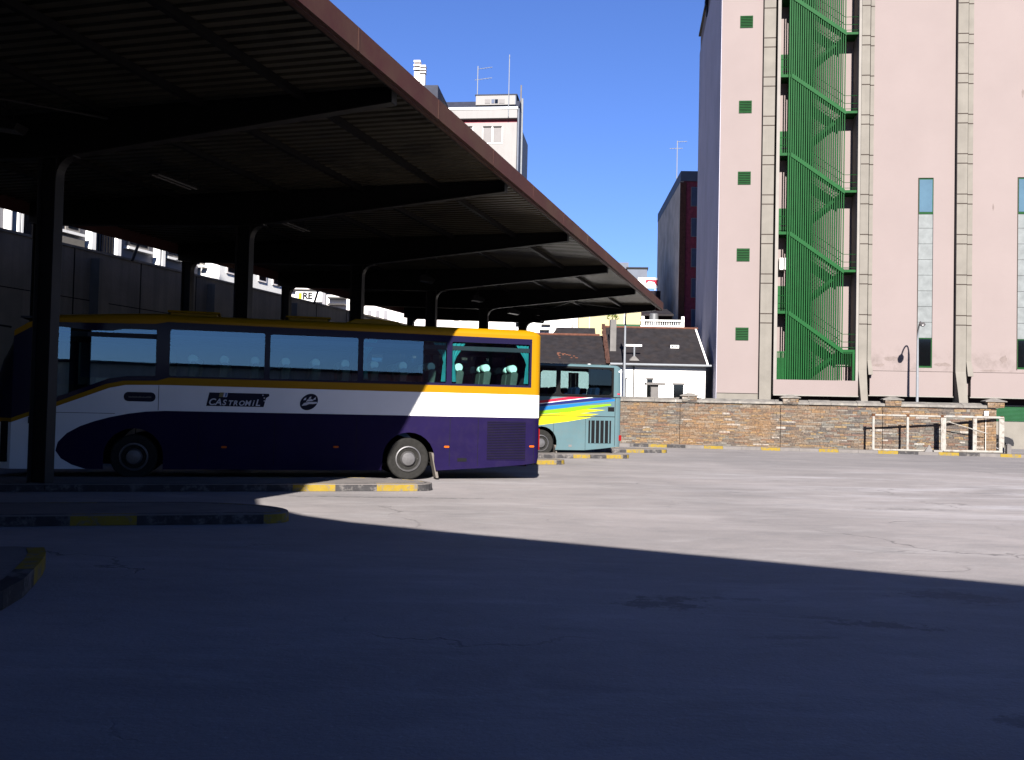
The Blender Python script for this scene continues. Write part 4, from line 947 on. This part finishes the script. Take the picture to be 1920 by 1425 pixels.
# ================================================================ STREET LAMPS
def lamp(loc,H,arm,rz,lab,grp=None):
    t=thing('street_lamp',lab,'street lamp',loc,rz,'tall street lamps beyond the stone wall')
    b=MB();pts=[(0,0,0),(0,0,H*.55),(0,0,H*.86)];rs=[.085,.07,.055]
    for k in range(1,8):
        q=math.pi*.62*k/7;pts.append((0,-arm*.5*(1-math.cos(q))*1.0,H*.86+H*.14*math.sin(q)));rs.append(.04)
    b.tube(pts,rs,10);b.build('pole','galvp',t,smooth=True)
    e=pts[-1];b=MB()
    b.lathe((0,0,0),'y',[(-.52,.02),(-.48,.10),(-.3,.17),(-.12,.15),(0,.07),(.05,.03)],14)
    o=b.build('lamp_head','rim',t,smooth=True,loc=(0,e[1],e[2]-.02));o.scale=(1.0,1,.55);o.rotation_euler=(R(25),0,0)
    return t
p=PB.w(*[PB.on(1719.5,760,-1.3)[0],-1.3]);lamp(p,6.9,2.3,R(-16),'slim grey street lamp standing in front of the pink wall')
p=atY(1170,740,57);lamp((float(p[0]),57,0),7.9,1.6,R(0),'slim grey street lamp in front of the white house')
# ================================================================ CAR
p=atY(1907,840,49.5)
car=thing('parked_car','dark grey car showing its nose past the right end of the stone wall','car',(float(p[0])-.1,49.6,0),R(-8))
pr=[(-3.9,.35),(0-.02,.30),(.0,.45),(-.05,.62),(-.25,.74),(-.9,.90),(-1.15,.96),(-1.75,1.36),(-2.1,1.44),(-3.0,1.42),(-3.55,1.05),(-3.95,.95),(-4.0,.6)]
lowp=[(-4.0,.32),(-3.55,.30)]+arc(-3.2,.32,.36,180,0,10)+[(-1.15,.30)]+arc(-.75,.32,.36,180,0,10)+[(-.02,.30),(.0,.45),(-.05,.62),(-.25,.74),(-.9,.90),(-1.15,.96),(-3.6,1.02),(-3.95,.93)]
b=MB();b.poly(lowp,(),0,1.65);b.build('body','cargrey',car,bev=.05)
b=MB();b.poly([(-1.15,.962),(-3.6,1.022),(-3.1,1.40),(-2.2,1.44),(-1.8,1.38)],(),.12,1.53);b.build('roof','cargrey',car,bev=.06)
b=MB();b.poly([(-1.32,.99),(-2.25,1.0),(-2.25,1.36),(-1.85,1.34)],(),.10,.119);b.poly([(-2.33,1.0),(-3.35,1.03),(-3.05,1.34),(-2.33,1.36)],(),.10,.119);b.build('side_window','blackglass',car)
b=MB();b.box(-1.62,-1.42,-.16,.02,.98,1.12);b.build('mirror','blackpl',car,bev=.03)
for x in (-.75,-3.2):
    for yy in (.0,1.45):
        w_=MB();w_.lathe((0,0,0),'y',[(0,.2),(-.01,.28),(.02,.31),(.18,.31),(.2,.2)],24);o=w_.build('wheel','rubber',car,loc=(x,yy,.31),smooth=True)
        w_=MB();w_.lathe((0,0,0),'y',[(.01,.19),(-.012,.18),(.02,.05)],20);w_.build('rim','rim',o,smooth=True)
b=MB();b.box(-.20,-.03,.1,.4,.60,.70);b.build('headlight','chim',car)
# ================================================================ WHITE HOUSE
q=atY(1322,740,58);HF=Fr(float(q[0]),58,-1);_,ze=HF.on(1322,684)
_,zr0=HF.on(1305,617,4.0)
hs=thing('white_house','low white house with a dark slate roof behind the stone wall','house',(float(q[0]),58,0),R(-1))
xl,_=HF.on(1143,684)
b=MB();b.box(xl,0,0,7.8,0,ze-.12);b.add([(0,0,ze-.12),(0,7.8,ze-.12),(0,4,zr0-.15),(-.2,0,ze-.12),(-.2,7.8,ze-.12),(-.2,4,zr0-.15)],[(0,1,2),(3,5,4),(0,2,5,3),(1,4,5,2),(0,3,4,1)])
b.build('wall','plaster',hs)
def roofslabs(par,x0,x1,yE,zE,yR,zR,yB,zB,th=.1,mat='slate'):
    b=MB();b.hexa([(x0,yE,zE-th),(x1,yE,zE-th),(x1,yR,zR-th),(x0,yR,zR-th),(x0,yE,zE),(x1,yE,zE),(x1,yR,zR),(x0,yR,zR)])
    b.hexa([(x0,yR,zR-th),(x1,yR,zR-th),(x1,yB,zB-th),(x0,yB,zB-th),(x0,yR,zR),(x1,yR,zR),(x1,yB,zB),(x0,yB,zB)])
    return b.build('roof',mat,par)
rf=roofslabs(hs,xl+.02,-.003,-.35,ze,4,zr0,8.2,ze)
b=MB();b.hexa([(.0,-.4,ze-.1),(.11,-.4,ze-.1),(.11,4,zr0-.1),(.0,4,zr0-.1),(.0,-.4,ze+.03),(.11,-.4,ze+.03),(.11,4,zr0+.03),(.0,4,zr0+.03)]);b.build('verge','plaster',hs)
b=MB();b.tube([(xl,-.42,ze-.08),(.3,-.42,ze-.08)],.07,8);b.build('gutter','galvp',hs)
b=MB();b.tube([(xl,4,zr0+.03),(.2,4,zr0+.03)],.07,8);b.build('ridge','ridge',hs)
def hp(px,py,d=0): return HF.on(px,py,d)
x,z=hp(1188,712);b=MB();b.tube([(x,-.06,0),(x,-.06,ze-.1)],.035,8);b.build('downpipe','steel2',hs)
def opening(nm,px0,px1,py0,py1,m='blackglass'):
    (x0,z1)=hp(px0,py0);(x1,z0)=hp(px1,py1)
    f=bx(nm,'chim',x0-.06,x1+.06,-.05,-.002,z1,z1+.10,hs)
    bx('pane',m,x0,x1,-.02,-.003,z0,z1,f)
opening('doorway',1213,1223,711,765);opening('window',1263,1281,721,748);opening('window',1171,1173.5,711,745)
x0,_=hp(1262,712);x1,_=hp(1285,712);_,z=hp(1262,711);bx('lintel','chim',x0,x1,-.05,-.002,z-.03,z,hs)
b=MB();x,z=hp(1227,722,-2.0);b.box(x-.22,x+.22,-2.2,-1.8,0,z);b.box(x-.55,x+.6,-2.4,-1.7,z+.002,z+.13);t_=b.build('vent_stack','chim',None,loc=(float(q[0]),58,0),rz=R(-1));tag(t_,'grey vent stack with a flat cap in front of the white house door','vent stack')
# skylights / marks and antenna on slates
def roofpt(px,py):
    # point on the front slope
    best=None
    for i in range(200):
        y=-.35+4.35*i/200;zz=ze+(zr0-ze)*i/200;a,z=HF.on(px,py,y)
        if best is None or abs(z-zz)<best[0]: best=(abs(z-zz),a,y,zz)
    return best[1:]
for px in (1260.5,1268.5):
    a,y,z=roofpt(px,651);b=MB();b.poly([(a-.13,z-.10),(a+.13,z-.10),(a+.13,z+.12),(a-.13,z+.12)],[[(a-.06,z-.02),(a+.06,z-.02),(a+.06,z+.06),(a-.06,z+.06)]],y-.12,y+.05);b.build('roof_light','plaster',hs)
a,y,z=roofpt(1189,675);_,zt=HF.on(1189,648,y)
t=thing('aerial','white T shaped aerial rising from the slate roof of the white house','aerial',HF.w(a,y,z-.05),R(-1))
b=MB();b.tube([(0,0,0),(0,0,zt-z)],.05,6);b.build('mast','galvp',t);b=MB();b.box(-.55,.45,-.05,.05,zt-z,zt-z+.12);b.build('crossbar','shutter',t);b=MB();b.add([(-.3,-.2,0),(.3,-.2,0),(.3,.2,.1),(-.3,.2,.1),(0,0,.35)],[(0,1,4),(1,2,4),(2,3,4),(3,0,4)]);b.build('base','chim',t)
# chimney + brick edge at the party line
a0_,_=HF.on(1143,660,1.0);a1_,_=HF.on(1155,660,1.0);_,zt=HF.on(1148,600,1.4);_,zb=HF.on(1148,659,1.0)
b=MB();b.box(a0_+.02,a1_,1.0,1.7,zb-.2,zt);b.build('chimney','chim',hs)
b=MB();random.seed(8)
for i in range(60):
    f=i/59;y=-.2+4.2*f;z=ze+(zr0-ze)*(y+.35)/4.35;b.box(xl-.12+random.uniform(-.14,.05),xl-.01,y,y+.068,z-.12,z+random.uniform(.08,.26))
b.build('brick_edge','brick',hs)
# left neighbour with lower ridge
_,zl_=HF.on(1060,628,4.0)
nb=thing('slate_house','older slate roofed house between the white house and the buses','house',HF.w(xl-.35,0,0),R(-1))
b=MB();b.box(-8,0,0.3,7.6,0,ze-.2);b.build('wall','plaster',nb);roofslabs(nb,-8,.30,0,ze-.02,4,zl_,7.8,ze)
b=MB();b.tube([(-8,4,zl_+.03),(0,4,zl_+.03)],.08,8);b.build('ridge','ridge',nb)
a,zz=HF.on(1045,614,8.5);a=a-(xl-.35)
_,zh=HF.on(1060,614,8.5)
b=MB();b.hexa([(a-.9,6.5,zl_-.6),(0,6.5,zl_-.6),(0,8.5,zh-.1),(a,8.5,zh-.1),(a-.9,6.5,zl_-.5),(0,6.5,zl_-.5),(0,8.5,zh),(a,8.5,zh)]);b.build('rear_roof','slate',nb)
b=MB();random.seed(12)
for i in range(14):
    x_=random.uniform(-1.7,-.4) ;yy=random.uniform(.5,1.2);z=ze+(zl_-ze)*yy/4;b.box(x_-1.2,x_-1.2+random.uniform(.08,.2),yy,yy+.1,z,z+.06)
b.build('broken_tiles','ridge',nb)
# ================================================================ buildings behind
def block(name,lab,px0,px1,py_top,Y,depth,mat,ang=-5,zb=0,cat='building'):
    p0=atY(px0,740,Y);fr=Fr(float(p0[0]),Y,ang);L,_=fr.on(px1,700);_,zt=fr.on((px0+px1)/2,py_top)
    t=thing(name,lab,cat,(float(p0[0]),Y,0),R(ang));b=MB();b.box(0,L,0,depth,zb,zt);b.build('wall',mat,t)
    return t,fr,L,zt
def win(t,fr,px0,px1,py0,py1,frame='shutter',pane='blackglass',y=0,name='window'):
    x0,z1=fr.on(px0,py0,y);x1,z0=fr.on(px1,py1,y)
    f=bx(name,frame,x0-.06,x1+.06,y-.06,y-.002,z0-.06,z1+.06,t);bx('pane',pane,x0,x1,y-.075,y-.061,z0,z1,f)
# cream building
t,fr,L,zt=block('cream_building','cream yellow flat walled building above the slate roofs',1082,1200,572,76,9,'cream')
x0,z0=fr.on(1150,613);bx('green_band','greenf',x0,L,-.05,-.002,z0,z0+.22,t);bx('roof_edge','plasterp',-.1,L+.1,-.15,9.1,zt+.002,zt+.2,t)
b=MB();x,_=fr.on(1105,600);b.box(x,x+.03,-.02,-.002,0,zt);x,_=fr.on(1170,600);b.box(x,x+.03,-.02,-.002,0,zt);b.build('joint','plaster',t)
t,fr,L,zt=block('pinkish_building','pinkish white building left of the cream one',1040,1081.6,570,76,9,'plasterp')
x,z=fr.on(1080,608);b=MB();b.tube([(x-.3,-.1,z-1),(x-.3,-.1,z)],.05,6);b.build('vent_pipe','steel2',t)
t,fr,L,zt=block('white_building','bright white block with dark ledges left of the pinkish building',962,1039.6,560,74,9,'plaster')
for (a_,b_,y_) in ((1012,1030,619),(1015,1032,609)):
    x0,z=fr.on(a_,y_);x1,_=fr.on(b_,y_);bx('ledge','steel2',x0,x1,-.3,-.002,z-.05,z+.03,t)
win(t,fr,968,974,585,612,'greyfac','blackglass')
t,fr,L,zt=block('long_white_building','long white building glimpsed under the far end of the canopy',500,961.6,470,84,12,'plasterp',ang=-3)
for px in (690,705,720,836,852,868,884,925,940): win(t,fr,px,px+7,582,600,'plaster','greyfac')
x0,z=fr.on(545,544);x1,_=fr.on(660,546);bx('balcony_edge','steel2',x0,x1,-.5,-.002,z-.08,z+.05,t)
x0,z=fr.on(618,560);x1,_=fr.on(650,560)
for yy in (560,572): 
    _,z=fr.on(630,yy);bx('canopy_bar','steel2',x0,x1,-.8,-.002,z-.06,z+.06,t)
x0,_=fr.on(606,560);x1,_=fr.on(612,560);bx('drainpipe','greyfac',x0,x1,-.3,-.002,0,14,t)
# shop sign with letters
x0,z0=fr.on(556,566);x1,z1=fr.on(606,547)
sg=thing('shop_sign','white shop sign with black letters seen under the canopy','sign',fr.w(x0,-.35,z0),R(-3))
b=MB();b.box(0,x1-x0,0,.2,0,z1-z0);b.build('panel','plaster',sg)
xa,za=fr.on(566,560,-.37);text('lettering','RE',.78,'blackpl',sg,(xa-x0+.05,-.03,za-z0),sx=1.0,off=.035)
xb,_=fr.on(560,555,-.37);b=MB();b.box(xb-x0,xb-x0+.28,-.012,-.001,za-z0,za-z0+.5);b.build('yellow_mark','yl2',sg)
# terrace with balustrade
p0=atY(1200,740,68);TR=Fr(float(p0[0]),68,-6);L,_=TR.on(1280,700);_,zt=TR.on(1240,600);_,zb=TR.on(1240,613.5);_,zf=TR.on(1240,611)
tr=thing('balustrade_terrace','rooftop terrace with a white balustrade below the maroon tower','terrace',(float(p0[0]),68,0),R(-6))
bx('wall','plaster',0,L,0,6,0,zf-.1,tr);bx('top_rail','plaster',-.05,L+.05,-.12,.08,zt-.10,zt,tr);bx('bottom_rail','plaster',-.05,L+.05,-.1,.08,zf-.08,zf+.02,tr)
b=MB();n=19
for i in range(n): x=.08+(L-.16)*i/(n-1);b.lathe((x,0,zf+.02),'z',[(0,.02),(.1,.032),(.2,.018),(zt-zf-.13,.02)],8)
b.build('balusters','plaster',tr)
for x in (.0,L-.16): bx('post','plaster',x,x+.2,-.14,.1,zf,zt+.25,tr)
bx('rear_wall','dark',.1,L-.6,3.0,5.9,zf-.1,zf+1.05,tr)
_,za=TR.on(1250,590,2.5);_,zc=TR.on(1250,577,3.4);x0,_=TR.on(1222,590,2.5)
b=MB();b.hexa([(x0-.6,2.2,za-.12),(L-.55,2.2,za-.12),(L-.9,5.5,zc),(x0-.6,5.5,zc),(x0-.6,2.2,za),(L-.55,2.2,za),(L-.9,5.5,zc+.12),(x0-.6,5.5,zc+.12)]);b.build('lean_to_roof','slate',tr)
x,z=TR.on(1226,599,1.5);w_=thing('water_tank','silver cylindrical water tank on the balustrade terrace','water tank',TR.w(x,1.5,zf-.08),0)
b=MB();_,ztk=TR.on(1226,587,1.5);b.lathe((0,0,0),'z',[(0,.3),(.02,.32),(ztk-zf,.32),(ztk-zf+.05,.25),(ztk-zf+.06,.05)],18);b.build('drum','galv',w_,smooth=True)
# dark roof blocks and red white sign above
t,fr,L,zt=block('dark_penthouse','charcoal clad rooftop block above the far canopy edge',1172,1210,504,92,6,'bluegrey');bx('coping','steel',-.1,L+.1,-.1,6.1,zt+.002,zt+.15,t)
t,fr,L,zt=block('dark_gable','small dark roof peak left of the charcoal rooftop block',1150,1175,492,96,5,'bluegrey')
t,fr,L,zt=block('parapet_building','white parapet building under the red and white rooftop sign',1180,1236,545,88,8,'darkpl')
x0,z0=fr.on(1196,544,-.2);x1,z1=fr.on(1234,527,-.2);sgn=thing('rooftop_sign','white rooftop sign with a red band beside the maroon tower','sign',fr.w(x0,-.2,z0),R(-5))
b=MB();b.box(0,x1-x0,0,.25,.2,z1-z0+.3);b.box(.2,.3,.05,.15,0,.2);b.box(x1-x0-.3,x1-x0-.2,.05,.15,0,.2);b.build('panel','plaster',sgn)
b=MB();Ls=x1-x0;b.poly([(Ls*.35,.55),(Ls*.55,.85),(Ls*.8,.75),(Ls*.97,.35),(Ls*.98,.95),(Ls*.4,.98)],(),-.03,-.002);b.build('red_band','red',sgn)
# maroon tower
q=atY(1275,745,85);MT=Fr(float(q[0]),85,-2.5);_,mz=MT.on(1275,321)
mt=thing('maroon_tower','tall maroon tiled apartment tower with a stained grey side wall','building',(float(q[0]),85,0),R(-2.5))
bx('wall','maroon',0,10,0,18.5,0,mz-.9,mt);bx('party_wall','stained',-.25,-.0,-.02,18.8,0,mz-.9,mt);bx('parapet','bluegrey',-.27,10.2,-.1,18.9,mz-.895,mz,mt)
bx('corner_trim','ridge',-.3,.22,-.12,-.025,0,mz-1,mt)
for (ya,yb_) in ((352,386),(410,443),(467,500),(523,557),(581,613)):
    win(mt,MT,1297,1310,ya,yb_,'greyfac','bluepanel')
def aerial(name,lab,Fpos,z0,z1,arms,rz=0):
    t=thing(name,lab,'aerial',(Fpos[0],Fpos[1],z0),rz);b=MB();b.tube([(0,0,0),(0,0,z1-z0)],.045,6);b.build('mast','galvp',t)
    for (z,xa,xb,n) in arms:
        b=MB();b.tube([(xa,0,z-z0),(xb,0,z-z0+.05)],.03,5)
        for i in range(n):
            x=xa+(xb-xa)*(i+.5)/n;b.tube([(x,-.25,z-z0),(x,.25,z-z0)],.012,4)
        b.build('antenna_arm','galvp',t)
    return t
p=atY(1269,330,88);_=atY(1272,264,88);aerial('rooftop_aerial','white aerial with two short arms on the maroon tower',(float(p[0]),88),mz,float(_[2]),[(float(_[2])-.1,0,.9,4),(float(atY(1272,279,88)[2]),-.7,.5,4)])
# apartment tower behind the canopy
q=atY(959,700,92);TW=Fr(float(q[0]),92,-7)
tw=thing('apartment_tower','white apartment tower with a dark side wall rising behind the canopy','building',(float(q[0]),92,0),R(-7))
def tz(px,py,d=0): return TW.on(px,py,d)
_,z1=tz(948,229.5);_,z2=tz(948,223);_,z3=tz(948,207);_,z4=tz(948,203);_,z5=tz(900,191,.6)
D1=next(d*.25 for d in range(8,200) if TW.on(976,250,d*.25)[0]<.2 or d==199);D2=next(d*.25 for d in range(8,300) if TW.on(989,300,d*.25)[0]<.15 or d==299)
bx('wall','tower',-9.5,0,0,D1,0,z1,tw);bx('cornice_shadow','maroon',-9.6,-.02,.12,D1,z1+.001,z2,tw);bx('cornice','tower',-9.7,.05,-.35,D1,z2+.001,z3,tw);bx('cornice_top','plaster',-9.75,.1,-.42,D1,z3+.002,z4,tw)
bx('side_wall','bluegrey',.052,.2,0.02,D1,0,z4,tw);bx('gutter','bluegrey',-9.7,.1,-.3,.0,z4+.002,z4+.10,tw)
b=MB();b.hexa([(-9.6,-.1,z4+.11),(.2,-.1,z4+.11),(.2,D1,z4+.11),(-9.6,D1,z4+.11),(-9.2,.5,z5),(.2,.5,z5),(.2,D1-.5,z5),(-9.2,D1-.5,z5)]);b.build('mansard_roof','slateblue',tw)
x0,z0=tz(892,197,-.15);x1,zt=tz(966,178,-.15)
ph=bx('penthouse','tower',x0,x1,-.15,4,z0,zt,tw);bx('penthouse_side','bluegrey',x1+.002,x1+.1,-.14,4,z0,zt,tw);bx('penthouse_roof','slateblue',x0-.08,x1+.2,-.2,4.1,zt+.002,zt+.10,tw)
for a_,b_,m_ in ((909,919,'towsh'),(921.5,927,'bluepanel'),(928,933.5,'blackglass'),(935,946,'towsh')):
    xa,za=tz(a_,186,-.2);xb,zb_=tz(b_,193.5,-.2);bx('window',m_,xa,xb,-.19,-.152,zb_,za,tw)
for a_,b_ in ((906,922),(925,941),(870,886)):
    win(tw,TW,a_,b_,240,268,'plaster','towsh');x0,z=tz(a_,238);x1,_=tz(b_,238);bx('shutter_gap','dark',x0,x1,-.09,-.078,z-.10,z+.04,tw)
b=MB();b.tube([(.25,D1,0),(.25,D1,tz(979,185,D1)[1])],.10,8);b.build('flue_pipe','galvp',tw)
b=MB();x,z=tz(974,160,2);b.tube([(.1,2,z1),(.1,2,z)],.08,6);b.build('vent_pipe','chim',tw)
_,zr9=tz(985,238,D1);bx('rear_wing','bluegrey',-2,.15,D1+.01,D2,0,zr9,tw);print('D',D1,D2)
p0,z0=tz(895,180,-.05);_,zt=tz(895,124,-.05);c=TW.w(p0,-.05)
aerial('rooftop_aerial','pale yagi aerial on the left corner of the apartment tower penthouse',c,z0,zt,[(zt-.3,0,1.5,5),(tz(895,150)[1],-.3,1.5,5)],R(-20))
p0,_=tz(954,175,-.6);c=TW.w(p0,-.6);aerial('rooftop_mast','tall thin white mast in front of the apartment tower penthouse',c,z4-1,tz(954,107)[1],[(tz(954,112)[1],0,.05,1)])
# chimney block left
t,fr,L,zt=block('stair_block','rooftop block with shade in its blue grey colour and two chimneys peeping over the canopy',700,808,160,84,6,'slateblue')  # its shaded look is put into the dark blue colour
x0,z0=fr.on(800,160);
for pa,pbx,ytop,ybot,lab in ((777,787,113,150,'left and taller of the two banded chimneys above the canopy'),(788.5,797,122,158,'right and shorter of the two banded chimneys above the canopy')):
    xa,zt_=fr.on(pa,ytop,1);xb,_=fr.on(pbx,ytop,1);_,zb_=fr.on(pa,ybot,1);hh=zt-.0
    ch=thing('chimney',lab,'chimney',fr.w((xa+xb)/2,1.3,hh),R(-5),'pair of banded chimneys');w2_=(xb-xa)/2;H_=zt_-hh
    b=MB();b.box(-w2_,w2_,-.25,.25,0,H_*.62);b.build('shaft','plaster',ch)
    for k in range(3):
        b=MB();zz=H_*(.62+.13*k);b.box(-w2_*.8,w2_*.8,-.2,.2,zz+.002,zz+H_*.05);b.build('dark_gap','dark',ch);b=MB();b.box(-w2_-.05,w2_+.05,-.3,.3,zz+H_*.055,zz+H_*.125);b.build('cap_slat','plasterp',ch)
# facades over the retaining wall (parallel to the canopy)
GF=Fr(*sn(36,-30)[:2],math.degrees(wa))
gf=thing('grey_apartment_block','pale grey apartment facade with white pipes showing over the retaining wall','building',sn(36,-30),wa)
bx('wall','greyfac',-40,8,0,10,0,17,gf)
def gx(px,py=450): return GF.on(px,py)[0]
for a_,b_,m_ in ((20,24,'plaster'),(26,30,'plaster'),(160,168,'plaster'),(209,216,'plaster'),(288,291,'plaster'),(294,300,'plaster'),(5,8,'plaster')):
    x0,x1=gx(a_),gx(b_);b=MB();b.box(x0,x1,-.35,-.002,5,12);b.build('drainpipe',m_,gf)
for a_,b_ in ((31,54),(172,207)):
    x0,x1=gx(a_),gx(b_);b=MB();b.box(x0,x1,-.15,-.002,5,12);f=b.build('recessed_panel','bluepanel',gf)
    b=MB();n=7
    for i in range(n): x=x0+(x1-x0)*(i+.5)/n;b.box(x-.04,x+.04,-.2,-.151,5,12)
    b.build('slats','steel',f)
for a_,b_ in ((96,112),(118,145),(236,276),(310,338),(352,360),(376,384)):
    x0,x1=gx(a_),gx(b_);f=bx('window','conclt',x0,x1,-.12,-.002,8.95,10.6,gf);bx('pane','blackglass',x0+.15,x1-.15,-.14,-.121,9.05,10.5,f);bx('sill','plaster',x0-.15,x1+.15,-.3,-.002,8.78,8.9,gf)
bx('string_course','conc',gx(93),gx(150),-.25,-.002,8.3,8.62,gf)
t=thing('white_apartment_block','white fronted flats with dark windows beyond the grey apartment block','building',sn(44.5,-30),wa)
bx('wall','plaster',0,7.4,-1.0,10,0,14,t)
for i in range(4): 
    x=.6+i*1.6;f=bx('window','plasterp',x,x+.9,-1.06,-1.002,8.6,10.4,t);bx('pane','blackglass',x+.1,x+.8,-1.075,-1.061,8.7,10.3,t if False else f)
# low building behind the photographer: seen only as a reflection
t=thing('row_building','long low row of workshops across the street behind the yard','building',(20,-62,0),0)
bx('wall','stained',-60,60,-10,0,0,5.3,t);bx('roof','slate',-61,61,-11,.5,5.31,5.6,t)
t=thing('reflection_block','added dark block behind the camera that darkens the rear coach window reflection','building',(32,-40,0),0)  # unseen block added so the coach's rear window reflects something dark
bx('wall','maroon',0,22,-12,0,0,13,t);bx('roof','slate',-.5,22.5,-12.5,.5,13.002,13.3,t)
t=thing('sun_block_tower','added tall block behind the camera that keeps sun off the retaining wall','building',sn(-26,-14),-AL)  # unseen tower added to block sun from the slot by the retaining wall
bx('wall','stained',0,11,-6,10,0,42,t);bx('parapet','bluegrey',-.2,11.2,-6.2,10.2,42.002,42.8,t)
# ================================================================ small plants
def shrub(name,lab,c,r,n,sd,leaf=.12,h=1.):
    t=thing(name,lab,'shrub',(c[0],c[1],c[2]-r));random.seed(sd);b=MB()
    for i in range(n):
        v=Vector((random.gauss(0,1),random.gauss(0,1),random.gauss(0,1)));v=v.normalized()*r*random.random()**.4;v.z*=h;v+=Vector((0,0,r))
        a=Vector((random.gauss(0,1),random.gauss(0,1),random.gauss(0,1))).normalized()*leaf;u=a.orthogonal().normalized()*leaf*.45
        b.add([v-a,v+u,v+a,v-u],[(0,1,2,3)])
    b.build('foliage','leaf',t,recalc=False);b=MB();b.tube([(0,0,-r*.6),(0,0,r)],.03,5);b.build('stem','rust',t)
p=atY(1149,590,73);shrub('shrub','wispy yellow shrub above the grey chimney of the slate roofs',(float(p[0]),73,float(p[2])),.5,160,1,.10,1.3)
p=atY(777,590,80);shrub('shrub','yellow green plant top seen between the far canopy columns',(float(p[0]),80,float(p[2])),.7,130,2,.14,.6)
